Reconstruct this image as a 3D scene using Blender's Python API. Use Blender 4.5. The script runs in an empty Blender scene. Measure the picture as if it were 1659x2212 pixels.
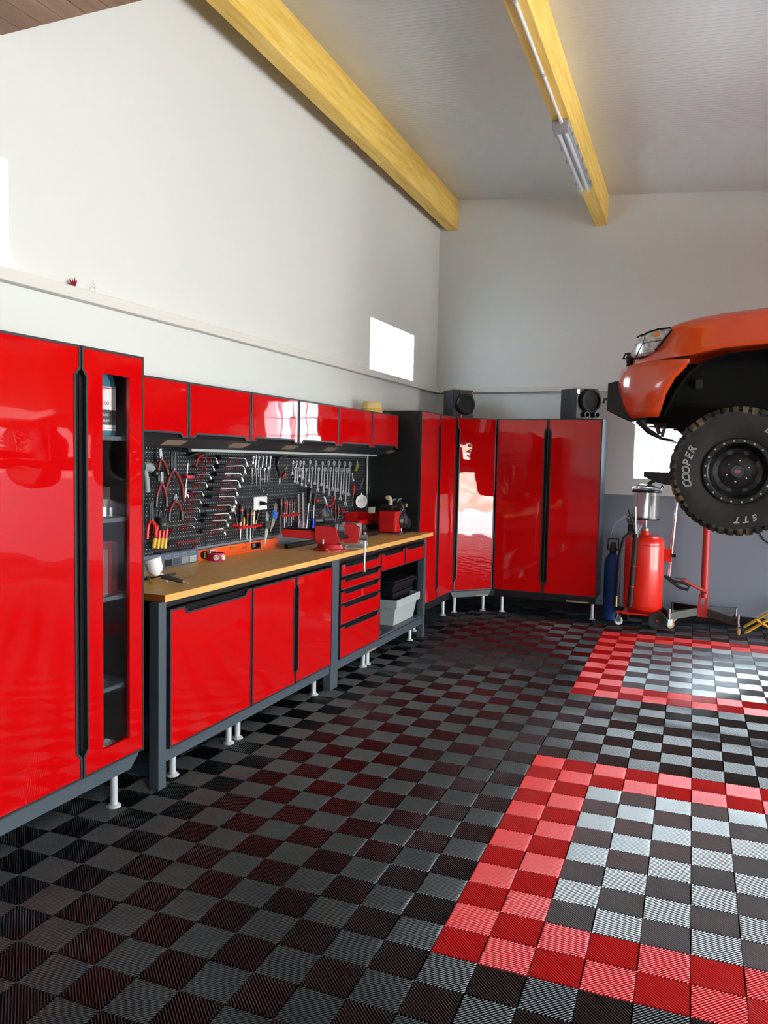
import bpy, bmesh, math, random
import numpy as np
from mathutils import Vector, Matrix, Euler
random.seed(7)
COL = bpy.context.scene.collection
SC = bpy.context.scene
# ------------------------------------------------------------------ camera
CAM = np.array([0.7720, -2.3278, 1.56245])
TH = 0.0242096718
YAW, PITCH, ROLL = -0.367792912 - TH, -0.0663778602, 0.0200643097
FPX = 1722.35
def _rot(yaw, pitch, roll):
    cy, sy = math.cos(yaw), math.sin(yaw); cp, sp = math.cos(pitch), math.sin(pitch); cr, sr = math.cos(roll), math.sin(roll)
    f = np.array([sy*cp, cy*cp, sp]); r = np.array([cy, -sy, 0.]); u = np.cross(r, f)
    return cr*r + sr*u, -sr*r + cr*u, f
RR, UU, FF = _rot(YAW, PITCH, ROLL)
cam_d = bpy.data.cameras.new('camera'); cam = bpy.data.objects.new('camera', cam_d); COL.objects.link(cam)
cam_d.sensor_fit = 'HORIZONTAL'; cam_d.sensor_width = 36.0; cam_d.lens = FPX*36.0/1659.0
cam_d.clip_start = 0.05; cam_d.clip_end = 300
cam.matrix_world = Matrix(((RR[0], UU[0], -FF[0], CAM[0]), (RR[1], UU[1], -FF[1], CAM[1]), (RR[2], UU[2], -FF[2], CAM[2]), (0, 0, 0, 1)))
SC.camera = cam
# ------------------------------------------------------------------ sky, exposure
SC.view_settings.view_transform = 'Standard'; SC.view_settings.look = 'None'
SC.view_settings.gamma = 1.0; SC.view_settings.use_curve_mapping = False
SC.view_settings.exposure = 0.61
W = bpy.data.worlds.new('overcast_sky'); SC.world = W; W.use_nodes = True
bg = W.node_tree.nodes['Background']; bg.inputs[0].default_value = (.80, .92, 1.0, 1); bg.inputs[1].default_value = 11.0
sun_d = bpy.data.lights.new('sun', 'SUN'); sun_d.energy = 95.0; sun_d.angle = math.radians(2); sun_d.color = (.98, .98, 1.0)
sun = bpy.data.objects.new('sun', sun_d); COL.objects.link(sun); sun.rotation_euler = Vector((.08, .72, -.69)).to_track_quat('-Z', 'Y').to_euler()
SC.cycles.max_bounces = 8; SC.cycles.diffuse_bounces = 6; SC.cycles.glossy_bounces = 4; SC.cycles.transparent_max_bounces = 12
SC.cycles.transmission_bounces = 6
# room constants (metres): left wall x=XW, back wall y=YW
XW, YW, XR, YN = -2.15, 6.19, 6.6, -4.2
def ceil_z(x): return 4.41 - 0.0715*(x + 2.15)
# ------------------------------------------------------------------ picture measurements -> points on real planes
def ray(px, py): return (px-829.5)/FPX*RR - (py-1106)/FPX*UU + FF
def PX(px, py, X): d = ray(px, py); t = (X-CAM[0])/d[0]; return CAM+t*d
def PY(px, py, Y): d = ray(px, py); t = (Y-CAM[1])/d[1]; return CAM+t*d
def PZ(px, py, Z): d = ray(px, py); t = (Z-CAM[2])/d[2]; return CAM+t*d
# ------------------------------------------------------------------ materials
def srgb(r, g, b):
    f = lambda c: (c/255/12.92) if c/255 <= .04045 else ((c/255+.055)/1.055)**2.4
    return (f(r), f(g), f(b))
def mat(name, col, rough=.5, metal=0., spec=.5, coat=0., trans=0., alpha=1., emis=None, es=0., bump=None, ior=1.45, noise=None):
    m = bpy.data.materials.new(name); m.use_nodes = True; nt = m.node_tree; b = nt.nodes['Principled BSDF']
    b.inputs['Base Color'].default_value = (*col, 1); b.inputs['Roughness'].default_value = rough
    b.inputs['Metallic'].default_value = metal; b.inputs['Specular IOR Level'].default_value = spec
    b.inputs['Coat Weight'].default_value = coat; b.inputs['Coat Roughness'].default_value = .03
    b.inputs['Transmission Weight'].default_value = trans; b.inputs['Alpha'].default_value = alpha; b.inputs['IOR'].default_value = ior
    if emis: b.inputs['Emission Color'].default_value = (*emis, 1); b.inputs['Emission Strength'].default_value = es
    if bump or noise:
        geo = nt.nodes.new('ShaderNodeNewGeometry')
    if bump:   # (scale, strength, distance, detail)
        n = nt.nodes.new('ShaderNodeTexNoise'); n.inputs['Scale'].default_value = bump[0]; n.inputs['Detail'].default_value = bump[3]
        nt.links.new(geo.outputs['Position'], n.inputs['Vector'])
        bp = nt.nodes.new('ShaderNodeBump'); bp.inputs['Strength'].default_value = bump[1]; bp.inputs['Distance'].default_value = bump[2]
        nt.links.new(n.outputs['Fac'], bp.inputs['Height']); nt.links.new(bp.outputs['Normal'], b.inputs['Normal'])
    if noise:  # (scale, colour2, lo, hi)
        n = nt.nodes.new('ShaderNodeTexNoise'); n.inputs['Scale'].default_value = noise[0]; n.inputs['Detail'].default_value = 5
        nt.links.new(geo.outputs['Position'], n.inputs['Vector'])
        r = nt.nodes.new('ShaderNodeValToRGB'); r.color_ramp.elements[0].position = noise[2]; r.color_ramp.elements[1].position = noise[3]
        r.color_ramp.elements[0].color = (*noise[1], 1); r.color_ramp.elements[1].color = (*col, 1)
        nt.links.new(n.outputs['Fac'], r.inputs['Fac']); nt.links.new(r.outputs['Color'], b.inputs['Base Color'])
    return m
M = {}
M['red'] = mat('gloss_red_lacquer', (.56, .002, .003), .015, spec=.7, bump=(4.5, .35, .0035, 1.0))
M['frame'] = mat('charcoal_edge', (.028, .03, .036), .38)
M['black'] = mat('black_powder_coat', (.010, .011, .013), .42, bump=(900, .15, .0005, 1))
M['charcoal'] = mat('charcoal_steel', (.066, .083, .102), .42)
M['void'] = mat('black_recess', (.003, .003, .004), .6, spec=.2)
M['plastic'] = mat('black_plastic', (.012, .012, .014), .35)
M['rubber'] = mat('black_rubber', (.016, .016, .016), .7)
M['chrome'] = mat('chrome', (.82, .83, .85), .10, 1.)
M['steel'] = mat('satin_steel', (.44, .44, .46), .30, 1.)
M['dsteel'] = mat('dark_steel', (.10, .10, .11), .35, .8)
M['redpl'] = mat('red_plastic', (.55, .006, .008), .35)
M['darkred'] = mat('dark_red_grip', (.16, .008, .01), .45)
M['yellow'] = mat('yellow_plastic', (.70, .42, .02), .4)
M['blue'] = mat('blue_plastic', (.02, .12, .5), .35)
M['navy'] = mat('navy_metallic', (.01, .03, .35), .25, .6)
M['white'] = mat('white_plastic', (.8, .8, .8), .4)
M['clear'] = mat('clear_plastic', (.9, .92, .93), .08, trans=.9, alpha=.35)
M['glass'] = mat('clear_glass', (1, 1, 1), .02, trans=1., alpha=.25)
M['orange'] = mat('orange_paint', (.60, .055, .006), .18, coat=.8)
M['levelor'] = mat('orange_level', (.85, .11, .015), .35)
M['tan'] = mat('tan_wheel', (.42, .24, .10), .5)
M['grey'] = mat('grey_plastic', (.26, .29, .30), .45)
M['lgrey'] = mat('light_grey_plastic', (.42, .45, .45), .4)
M['pink'] = mat('crimson_plastic', (.50, .012, .06), .3)
M['trim'] = mat('cream_trim', (.66, .645, .61), .7)
M['straw'] = mat('straw', (.72, .55, .25), .8, bump=(160, .6, .002, 2))
M['brass'] = mat('brass', (.7, .5, .2), .3, 1.)
M['beige'] = mat('beige_hose', (.55, .45, .30), .5)
M['bottleblue'] = mat('blue_bottle', (.08, .30, .42), .25, trans=.3)
M['dirty'] = mat('dirty_zinc', (.10, .098, .09), .5, .5)
M['tankred'] = mat('red_enamel', (.72, .018, .006), .3, coat=.4)
M['redsteel'] = mat('red_painted_steel', (.5, .03, .03), .4)
M['gasblue'] = mat('blue_gas_bottle', (.01, .06, .26), .4)
M['sticker'] = mat('brown_label', (.33, .25, .19), .5)
M['key'] = mat('dull_key_steel', (.24, .23, .21), .42, .6)
M['dgreen'] = mat('dark_green_holder', (.03, .06, .05), .4)
M['liner'] = mat('dark_underseal', (.006, .006, .006), .8, spec=.2)
M['visered'] = mat('vise_red_enamel', (.50, .012, .016), .28, coat=.3)
M['footm'] = mat('bright_foot_metal', (.80, .82, .85), .32, .45)
M['polished'] = mat('polished_wrench_steel', (.72, .72, .73), .32, .75)
M['hookred'] = mat('hook_dark_red', (.30, .008, .018), .35)
M['yframe'] = mat('yellow_steel', (.62, .33, .03), .45)
M['cream'] = mat('cream_label', (.75, .75, .7), .5)
M['green'] = mat('olive_plastic', (.22, .27, .03), .4)
M['ring'] = mat('bolt_yellow', (.62, .6, .3), .35, .4)

def wall_mat():
    m = bpy.data.materials.new('white_over_grey_paint'); m.use_nodes = True; nt = m.node_tree; b = nt.nodes['Principled BSDF']
    g = nt.nodes.new('ShaderNodeNewGeometry'); s = nt.nodes.new('ShaderNodeSeparateXYZ'); nt.links.new(g.outputs['Position'], s.inputs[0])
    lt = nt.nodes.new('ShaderNodeMath'); lt.operation = 'LESS_THAN'; lt.inputs[1].default_value = 1.245; nt.links.new(s.outputs['Z'], lt.inputs[0])
    mx = nt.nodes.new('ShaderNodeMix'); mx.data_type = 'RGBA'; nt.links.new(lt.outputs[0], mx.inputs[0])
    mx.inputs[6].default_value = (.665, .68, .668, 1); mx.inputs[7].default_value = (.215, .235, .285, 1)
    nt.links.new(mx.outputs[2], b.inputs['Base Color']); b.inputs['Roughness'].default_value = .75
    n = nt.nodes.new('ShaderNodeTexNoise'); n.inputs['Scale'].default_value = 60; nt.links.new(g.outputs['Position'], n.inputs['Vector'])
    bp = nt.nodes.new('ShaderNodeBump'); bp.inputs['Strength'].default_value = .12; bp.inputs['Distance'].default_value = .003
    nt.links.new(n.outputs['Fac'], bp.inputs['Height']); nt.links.new(bp.outputs['Normal'], b.inputs['Normal'])
    return m
M['wall'] = wall_mat()
def wood_mat(name, c1, c2, c3, axis, scale=(1, 1, 1), knots=True, rough=.55, bandscale=5.):
    m = bpy.data.materials.new(name); m.use_nodes = True; nt = m.node_tree; b = nt.nodes['Principled BSDF']
    g = nt.nodes.new('ShaderNodeNewGeometry'); mp = nt.nodes.new('ShaderNodeMapping'); mp.inputs['Scale'].default_value = scale
    nt.links.new(g.outputs['Position'], mp.inputs['Vector'])
    n = nt.nodes.new('ShaderNodeTexNoise'); n.inputs['Scale'].default_value = bandscale; n.inputs['Detail'].default_value = 6; n.inputs['Roughness'].default_value = .6
    nt.links.new(mp.outputs[0], n.inputs['Vector'])
    r = nt.nodes.new('ShaderNodeValToRGB'); e = r.color_ramp.elements; e[0].position = .3; e[1].position = .7
    e[0].color = (*c1, 1); e[1].color = (*c3, 1); k = e.new(.5); k.color = (*c2, 1)
    nt.links.new(n.outputs['Fac'], r.inputs['Fac']); nt.links.new(r.outputs['Color'], b.inputs['Base Color']); b.inputs['Roughness'].default_value = rough
    return m
M['beech'] = wood_mat('beech_laminate', srgb(224, 176, 92), srgb(233, 187, 103), srgb(241, 199, 116), 1, (6, .8, 6), rough=.38, bandscale=4)
M['edge'] = wood_mat('beech_edge_band', srgb(214, 158, 84), srgb(228, 172, 98), srgb(238, 186, 112), 1, (6, .8, 20), rough=.35, bandscale=4)
M['edge2'] = wood_mat('brown_edge_band', srgb(160, 84, 38), srgb(172, 94, 44), srgb(182, 104, 52), 1, (1, 6, 10), rough=.35, bandscale=4)
M['beam'] = wood_mat('glulam_spruce', srgb(222, 176, 70), srgb(238, 198, 96), srgb(246, 214, 128), 1, (9, .7, 9), bandscale=3.)
M['deck'] = wood_mat('brown_deck_boards', srgb(120, 84, 62), srgb(136, 98, 74), srgb(150, 112, 86), 1, (8, .8, 8), bandscale=3.)
def ceiling_mat():
    m = bpy.data.materials.new('ribbed_sandwich_panel'); m.use_nodes = True; nt = m.node_tree; b = nt.nodes['Principled BSDF']
    b.inputs['Base Color'].default_value = (.62, .63, .62, 1); b.inputs['Roughness'].default_value = .33
    g = nt.nodes.new('ShaderNodeNewGeometry'); s = nt.nodes.new('ShaderNodeSeparateXYZ'); nt.links.new(g.outputs['Position'], s.inputs[0])
    def mth(op, a, bb=None):
        n = nt.nodes.new('ShaderNodeMath'); n.operation = op
        if isinstance(a, float): n.inputs[0].default_value = a
        else: nt.links.new(a, n.inputs[0])
        if bb is not None:
            if isinstance(bb, float): n.inputs[1].default_value = bb
            else: nt.links.new(bb, n.inputs[1])
        return n.outputs[0]
    y = s.outputs['Y']
    rib = mth('SINE', mth('MULTIPLY', y, 6.28318/.085)); rib = mth('POWER', mth('ABSOLUTE', rib), 12.0)
    seam = mth('LESS_THAN', mth('MODULO', mth('ADD', y, 10.13), 1.0), .012)
    h = mth('ADD', mth('MULTIPLY', rib, .25), mth('MULTIPLY', seam, -2.0))
    bp = nt.nodes.new('ShaderNodeBump'); bp.inputs['Strength'].default_value = .6; bp.inputs['Distance'].default_value = .005
    nt.links.new(h, bp.inputs['Height']); nt.links.new(bp.outputs['Normal'], b.inputs['Normal'])
    return m
M['ceiling'] = ceiling_mat()
def peg_mat():
    m = bpy.data.materials.new('perforated_black_steel'); m.use_nodes = True; nt = m.node_tree; b = nt.nodes['Principled BSDF']
    g = nt.nodes.new('ShaderNodeNewGeometry'); s = nt.nodes.new('ShaderNodeSeparateXYZ'); nt.links.new(g.outputs['Position'], s.inputs[0])
    def mth(op, a, bb=None):
        n = nt.nodes.new('ShaderNodeMath'); n.operation = op
        for i, v in enumerate((a, bb)):
            if v is None: continue
            if isinstance(v, (int, float)): n.inputs[i].default_value = v
            else: nt.links.new(v, n.inputs[i])
        return n.outputs[0]
    P = .0235
    def cell(c, off): return mth('SUBTRACT', mth('FRACT', mth('DIVIDE', mth('ADD', c, off), P)), .5)
    cy, cz = cell(s.outputs['Y'], 10.0), cell(s.outputs['Z'], 10.0)
    d = mth('SQRT', mth('ADD', mth('MULTIPLY', cy, cy), mth('MULTIPLY', cz, cz)))
    dot = mth('LESS_THAN', d, .13)
    # every third row carries upright slots between the holes
    row = mth('LESS_THAN', mth('FRACT', mth('DIVIDE', mth('FLOOR', mth('DIVIDE', mth('ADD', s.outputs['Z'], 10.0), P)), 3.0)), .2)
    sy = cell(s.outputs['Y'], 10.0+P/2)
    slot = mth('MULTIPLY', mth('MULTIPLY', mth('LESS_THAN', mth('ABSOLUTE', sy), .05), mth('LESS_THAN', mth('ABSOLUTE', cz), .42)), row)
    hole = mth('MAXIMUM', dot, mth('MULTIPLY', slot, .55))
    mx = nt.nodes.new('ShaderNodeMix'); mx.data_type = 'RGBA'; nt.links.new(hole, mx.inputs[0])
    mx.inputs[6].default_value = (.007, .008, .011, 1); mx.inputs[7].default_value = (.36, .39, .40, 1)
    nt.links.new(mx.outputs[2], b.inputs['Base Color']); b.inputs['Roughness'].default_value = .5; b.inputs['Specular IOR Level'].default_value = .3
    return m
M['peg'] = peg_mat()
def pane_mat():
    m = bpy.data.materials.new('frosted_glass_block'); m.use_nodes = True; nt = m.node_tree
    for n in list(nt.nodes):
        if n.type != 'OUTPUT_MATERIAL': nt.nodes.remove(n)
    out = [n for n in nt.nodes if n.type == 'OUTPUT_MATERIAL'][0]
    t = nt.nodes.new('ShaderNodeBsdfTransparent'); t.inputs[0].default_value = (.92, .95, .97, 1)
    l = nt.nodes.new('ShaderNodeBsdfTranslucent'); l.inputs[0].default_value = (.85, .9, .92, 1)
    gl = nt.nodes.new('ShaderNodeBsdfGlossy'); gl.inputs['Roughness'].default_value = .1
    a = nt.nodes.new('ShaderNodeMixShader'); a.inputs[0].default_value = .25; nt.links.new(t.outputs[0], a.inputs[1]); nt.links.new(l.outputs[0], a.inputs[2])
    c = nt.nodes.new('ShaderNodeMixShader'); c.inputs[0].default_value = .04; nt.links.new(a.outputs[0], c.inputs[1]); nt.links.new(gl.outputs[0], c.inputs[2])
    nt.links.new(c.outputs[0], out.inputs[0]); return m
M['pane'] = pane_mat()
def mortar_mat():
    m = bpy.data.materials.new('translucent_mortar'); m.use_nodes = True; nt = m.node_tree; b = nt.nodes['Principled BSDF']
    b.inputs['Base Color'].default_value = (.7, .7, .7, 1); b.inputs['Roughness'].default_value = .8
    t = nt.nodes.new('ShaderNodeBsdfTranslucent'); t.inputs[0].default_value = (.95, .95, .95, 1)
    out = [n for n in nt.nodes if n.type == 'OUTPUT_MATERIAL'][0]
    a = nt.nodes.new('ShaderNodeMixShader'); a.inputs[0].default_value = .85; nt.links.new(b.outputs[0], a.inputs[1]); nt.links.new(t.outputs[0], a.inputs[2])
    nt.links.new(a.outputs[0], out.inputs[0]); return m
M['mortar'] = mortar_mat()
def tyre_mat():
    return mat('muddy_tyre_rubber', (.013, .013, .014), .68, noise=(7, (.13, .095, .05), .34, .52), bump=(60, .3, .003, 3))
M['tyre'] = tyre_mat(); M['tyre_side'] = mat('tyre_sidewall', (.013, .013, .014), .6, noise=(14, (.022, .020, .017), .3, .6))

# ------------------------------------------------------------------ mesh helper
class MB:
    def __init__(s): s.v = []; s.f = []; s.m = []; s.cur = 0
    def add(s, vs, fs):
        o = len(s.v); s.v += [tuple(map(float, p)) for p in vs]
        for f in fs: s.f.append([i+o for i in f]); s.m.append(s.cur)
        return s
    def box(s, x0, x1, y0, y1, z0, z1):
        x0, x1 = sorted((x0, x1)); y0, y1 = sorted((y0, y1)); z0, z1 = sorted((z0, z1))
        return s.add([(x0,y0,z0),(x1,y0,z0),(x1,y1,z0),(x0,y1,z0),(x0,y0,z1),(x1,y0,z1),(x1,y1,z1),(x0,y1,z1)],
                     [(0,3,2,1),(4,5,6,7),(0,1,5,4),(1,2,6,5),(2,3,7,6),(3,0,4,7)])
    def obox(s, c, ax, ay, az, hx, hy, hz):
        c, ax, ay, az = map(lambda a: np.array(a, float), (c, ax, ay, az)); vs = []
        for k in (-1, 1):
            for i, j in ((-1,-1),(1,-1),(1,1),(-1,1)): vs.append(c+ax*hx*i+ay*hy*j+az*hz*k)
        return s.add(vs, [(0,3,2,1),(4,5,6,7),(0,1,5,4),(1,2,6,5),(2,3,7,6),(3,0,4,7)])
    def frame(s, d):
        d = np.array(d, float); d /= np.linalg.norm(d); a = np.array([0,0,1.]) if abs(d[2]) < .9 else np.array([1.,0,0])
        u = np.cross(a, d); u /= np.linalg.norm(u); return d, u, np.cross(d, u)
    def cyl(s, p0, p1, r0, r1=None, n=16, caps=True):
        r1 = r0 if r1 is None else r1; p0, p1 = np.array(p0, float), np.array(p1, float); d, u, w = s.frame(p1-p0)
        vs = []
        for p, r in ((p0, r0), (p1, r1)):
            for i in range(n): a = 2*math.pi*i/n; vs.append(p+r*(math.cos(a)*u+math.sin(a)*w))
        fs = [(i, (i+1) % n, n+(i+1) % n, n+i) for i in range(n)]
        if caps: fs += [tuple(range(n-1, -1, -1)), tuple(range(n, 2*n))]
        return s.add(vs, fs)
    def lathe(s, prof, c, axis, n=24, closed=False, caps=True):     # prof: (r, h) along axis
        c = np.array(c, float); d, u, w = s.frame(axis); vs = []; m = len(prof)
        for r, h in prof:
            for i in range(n): a = 2*math.pi*i/n; vs.append(c+d*h+r*(math.cos(a)*u+math.sin(a)*w))
        fs = []
        for j in range(m-1 + (1 if closed else 0)):
            a, b = j*n, ((j+1) % m)*n
            fs += [(a+i, a+(i+1) % n, b+(i+1) % n, b+i) for i in range(n)]
        if not closed and caps:
            if prof[0][0] > 1e-6: fs.append(tuple(range(n-1, -1, -1)))
            if prof[-1][0] > 1e-6: fs.append(tuple(range((m-1)*n, m*n)))
        return s.add(vs, fs)
    def tube(s, pts, r, n=10, rs=None):
        pts = [np.array(p, float) for p in pts]; m = len(pts); vs = []; pu = None
        for k, p in enumerate(pts):
            d = pts[min(k+1, m-1)]-pts[max(k-1, 0)]; d = d/np.linalg.norm(d)
            if pu is None: _, u, w = s.frame(d)
            else: u = pu-d*np.dot(pu, d); u /= np.linalg.norm(u); w = np.cross(d, u)
            pu = u; rr = rs[k] if rs else r
            for i in range(n): a = 2*math.pi*i/n; vs.append(p+rr*(math.cos(a)*u+math.sin(a)*w))
        fs = []
        for k in range(m-1): fs += [(k*n+i, k*n+(i+1) % n, (k+1)*n+(i+1) % n, (k+1)*n+i) for i in range(n)]
        fs += [tuple(range(n-1, -1, -1)), tuple(range((m-1)*n, m*n))]
        return s.add(vs, fs)
    def prism(s, poly, fn, d0, d1):      # poly in 2D; fn(a,b,d)->3D
        n = len(poly); vs = [fn(a, b, d0) for a, b in poly]+[fn(a, b, d1) for a, b in poly]
        return s.add(vs, [tuple(range(n-1, -1, -1)), tuple(range(n, 2*n))]+[(i, (i+1) % n, n+(i+1) % n, n+i) for i in range(n)])
    def ring(s, outer, inner, fn, d0, d1):
        n = len(outer); vs = [fn(a, b, d) for d in (d0, d1) for P in (outer, inner) for a, b in P]
        fs = []
        for i in range(n):
            j = (i+1) % n
            fs += [(2*n+i, 2*n+j, 3*n+j, 3*n+i), (i, n+i, n+j, j), (i, j, 2*n+j, 2*n+i), (n+i, 3*n+i, 3*n+j, n+j)]
        return s.add(vs, fs)
    def sphere(s, c, r, n=14, sz=1.):
        return s.lathe([(max(r*math.sin(math.pi*k/8), 0 if k in (0, 8) else 1e-4), -r*sz*math.cos(math.pi*k/8)) for k in range(9)], c, (0, 0, 1), n)
    def build(s, name, mats, parent=None, smooth=False, bevel=0, fix=True, kind=None, auto=None):
        off = np.array(parent['_o']) if parent is not None and '_o' in parent.keys() else np.zeros(3)
        me = bpy.data.meshes.new(name)
        me.from_pydata([tuple(np.array(p)-off) for p in s.v], [], s.f)
        if not isinstance(mats, (list, tuple)): mats = [mats]
        for m in mats: me.materials.append(m)
        me.polygons.foreach_set('material_index', s.m)
        if fix:
            bm = bmesh.new(); bm.from_mesh(me); bmesh.ops.remove_doubles(bm, verts=bm.verts, dist=1e-5)
            bmesh.ops.recalc_face_normals(bm, faces=bm.faces); bm.to_mesh(me); bm.free()
        if smooth:
            me.polygons.foreach_set('use_smooth', [True]*len(me.polygons))
            try: me.set_sharp_from_angle(angle=math.radians(auto or 40))
            except Exception: pass
        o = bpy.data.objects.new(name, me); COL.objects.link(o)
        if parent is not None: o.parent = parent; o['_o'] = [float(a) for a in off]
        else: o['_o'] = [0., 0., 0.]
        if kind: o['kind'] = kind
        if bevel:
            b = o.modifiers.new('bevel', 'BEVEL'); b.width = bevel; b.segments = 2; b.limit_method = 'ANGLE'; b.angle_limit = math.radians(50)
        return o
def tag(o, label, cat, group=None):
    o['label'] = label; o['category'] = cat
    if group: o['group'] = group
    return o
def thing(name, label, cat, loc, group=None):
    o = bpy.data.objects.new(name, None); COL.objects.link(o); o.location = [float(a) for a in loc]; o.empty_display_size = .05
    o['_o'] = [float(a) for a in loc]; return tag(o, label, cat, group)
def struct(name, mb, m, **k): return mb.build(name, m, None, kind='structure', **k)
ORD = ['first', 'second', 'third', 'fourth', 'fifth', 'sixth', 'seventh', 'eighth', 'ninth', 'tenth', 'eleventh', 'twelfth', 'thirteenth', 'fourteenth']
def text_mesh(txt, size, depth=.0005, outline=0., shear=0., spacing=1.):
    cu = bpy.data.curves.new('lettering', 'FONT'); cu.body = txt; cu.size = size; cu.align_x = 'CENTER'; cu.align_y = 'CENTER'
    cu.shear = shear; cu.space_character = spacing
    if outline: cu.fill_mode = 'NONE'; cu.bevel_depth = outline; cu.resolution_u = 3; cu.bevel_resolution = 0
    else: cu.extrude = depth; cu.resolution_u = 3
    ob = bpy.data.objects.new('lettering', cu); COL.objects.link(ob); bpy.context.view_layer.update()
    ev = ob.evaluated_get(bpy.context.evaluated_depsgraph_get()); me = ev.to_mesh()
    vs = [tuple(v.co) for v in me.vertices]; fs = [tuple(p.vertices) for p in me.polygons]; ev.to_mesh_clear()
    bpy.data.objects.remove(ob); bpy.data.curves.remove(cu); return vs, fs
def put_text(mb, txt, size, c, right, up, n, **k):
    vs, fs = text_mesh(txt, size, **k); c, right, up, n = (np.array(a, float) for a in (c, right, up, n))
    mb.add([c+right*v[0]+up*v[1]+n*v[2] for v in vs], fs); return mb

# ================================================================== ROOM
def wall_with_holes(name, axis, pos, thick, a0, a1, z0, ztop, holes):
    """axis 'x': wall at x=pos spanning y a0..a1 ; ztop is a function of the along coordinate"""
    mb = MB(); cuts = sorted({a0, a1, *[h[0] for h in holes], *[h[1] for h in holes]})
    def seg(b0, b1, c0, c1, t0, t1):
        if axis == 'x': mb.prism([(b0, c0), (b1, c1 if False else c0), (b1, t1), (b0, t0)], lambda a, z, d: (d, a, z), pos, pos+thick)
        else: mb.prism([(b0, c0), (b1, c0), (b1, t1), (b0, t0)], lambda a, z, d: (a, d, z), pos, pos+thick)
    for b0, b1 in zip(cuts[:-1], cuts[1:]):
        hs = [h for h in holes if h[0] <= b0+1e-6 and h[1] >= b1-1e-6]; z = z0
        for h in sorted(hs, key=lambda h: h[2]):
            if h[2] > z+1e-4: seg(b0, b1, z, z, h[2], h[2])
            z = h[3]
        seg(b0, b1, z, z, ztop(b0), ztop(b1))
    return struct(name, mb, M['wall'], fix=False)
WINL = [(-.77, .346, 2.36, 2.838), (4.334, 5.458, 2.36, 2.836)]
WINB = (0.0, .72, 1.417, 2.235)
DOORA, DOORB = (1.75, 5.85, 0, 2.95), (-2.7, 1.62, 0, 2.35)
wall_with_holes('wall_left', 'x', XW, -.28, YN-.2, YW+.3, -.1, lambda y: 4.41, WINL)
wall_with_holes('wall_back', 'y', YW, .28, XW, XR+.2, -.1, lambda x: ceil_z(x), [WINB])
wall_with_holes('wall_right', 'x', XR, .25, YN-.2, YW, -.1, lambda y: ceil_z(XR), [DOORA, DOORB])
wall_with_holes('wall_near', 'y', YN, -.2, XW, XR, -.1, lambda x: ceil_z(x), [])
mb = MB(); mb.prism([(XW-.3, ceil_z(XW-.3)), (XR+.3, ceil_z(XR+.3)), (XR+.3, ceil_z(XR+.3)+.1), (XW-.3, ceil_z(XW-.3)+.1)], lambda a, z, d: (a, d, z), YN-.25, YW+.3)
struct('ceiling', mb, M['ceiling'])
# yard outside the open doors
mb = MB(); mb.box(XR-.1, 60, -40, 60, -.12, -.05); mb.box(-30, XR-.1, -60, YN-.19, -.12, -.05)
struct('ground_outside', mb, mat('pale_gravel', (.47, .47, .46), .9, noise=(3, (.34, .34, .34), .35, .6)))
mb = MB()
for i in range(24):
    y0 = -40+i*4; pass
pts = []; fs = []; rnd = random.Random(3)
for i in range(26):
    y = -40+i*4
    for j, (x, z) in enumerate(((16, -.06), (19, .9), (23, 2.0), (30, 2.9), (44, 3.3))): pts.append((x+rnd.uniform(-.6, .6), y, z+(rnd.uniform(-.3, .3) if j else 0)))
for i in range(25):
    for j in range(4): a = i*5+j; fs.append((a, a+5, a+6, a+1))
mb.add(pts, fs); struct('hillside_outside', mb, mat('dry_earth', (.44, .40, .36), .95, noise=(1.2, (.24, .25, .18), .4, .6)), smooth=True)
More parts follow.
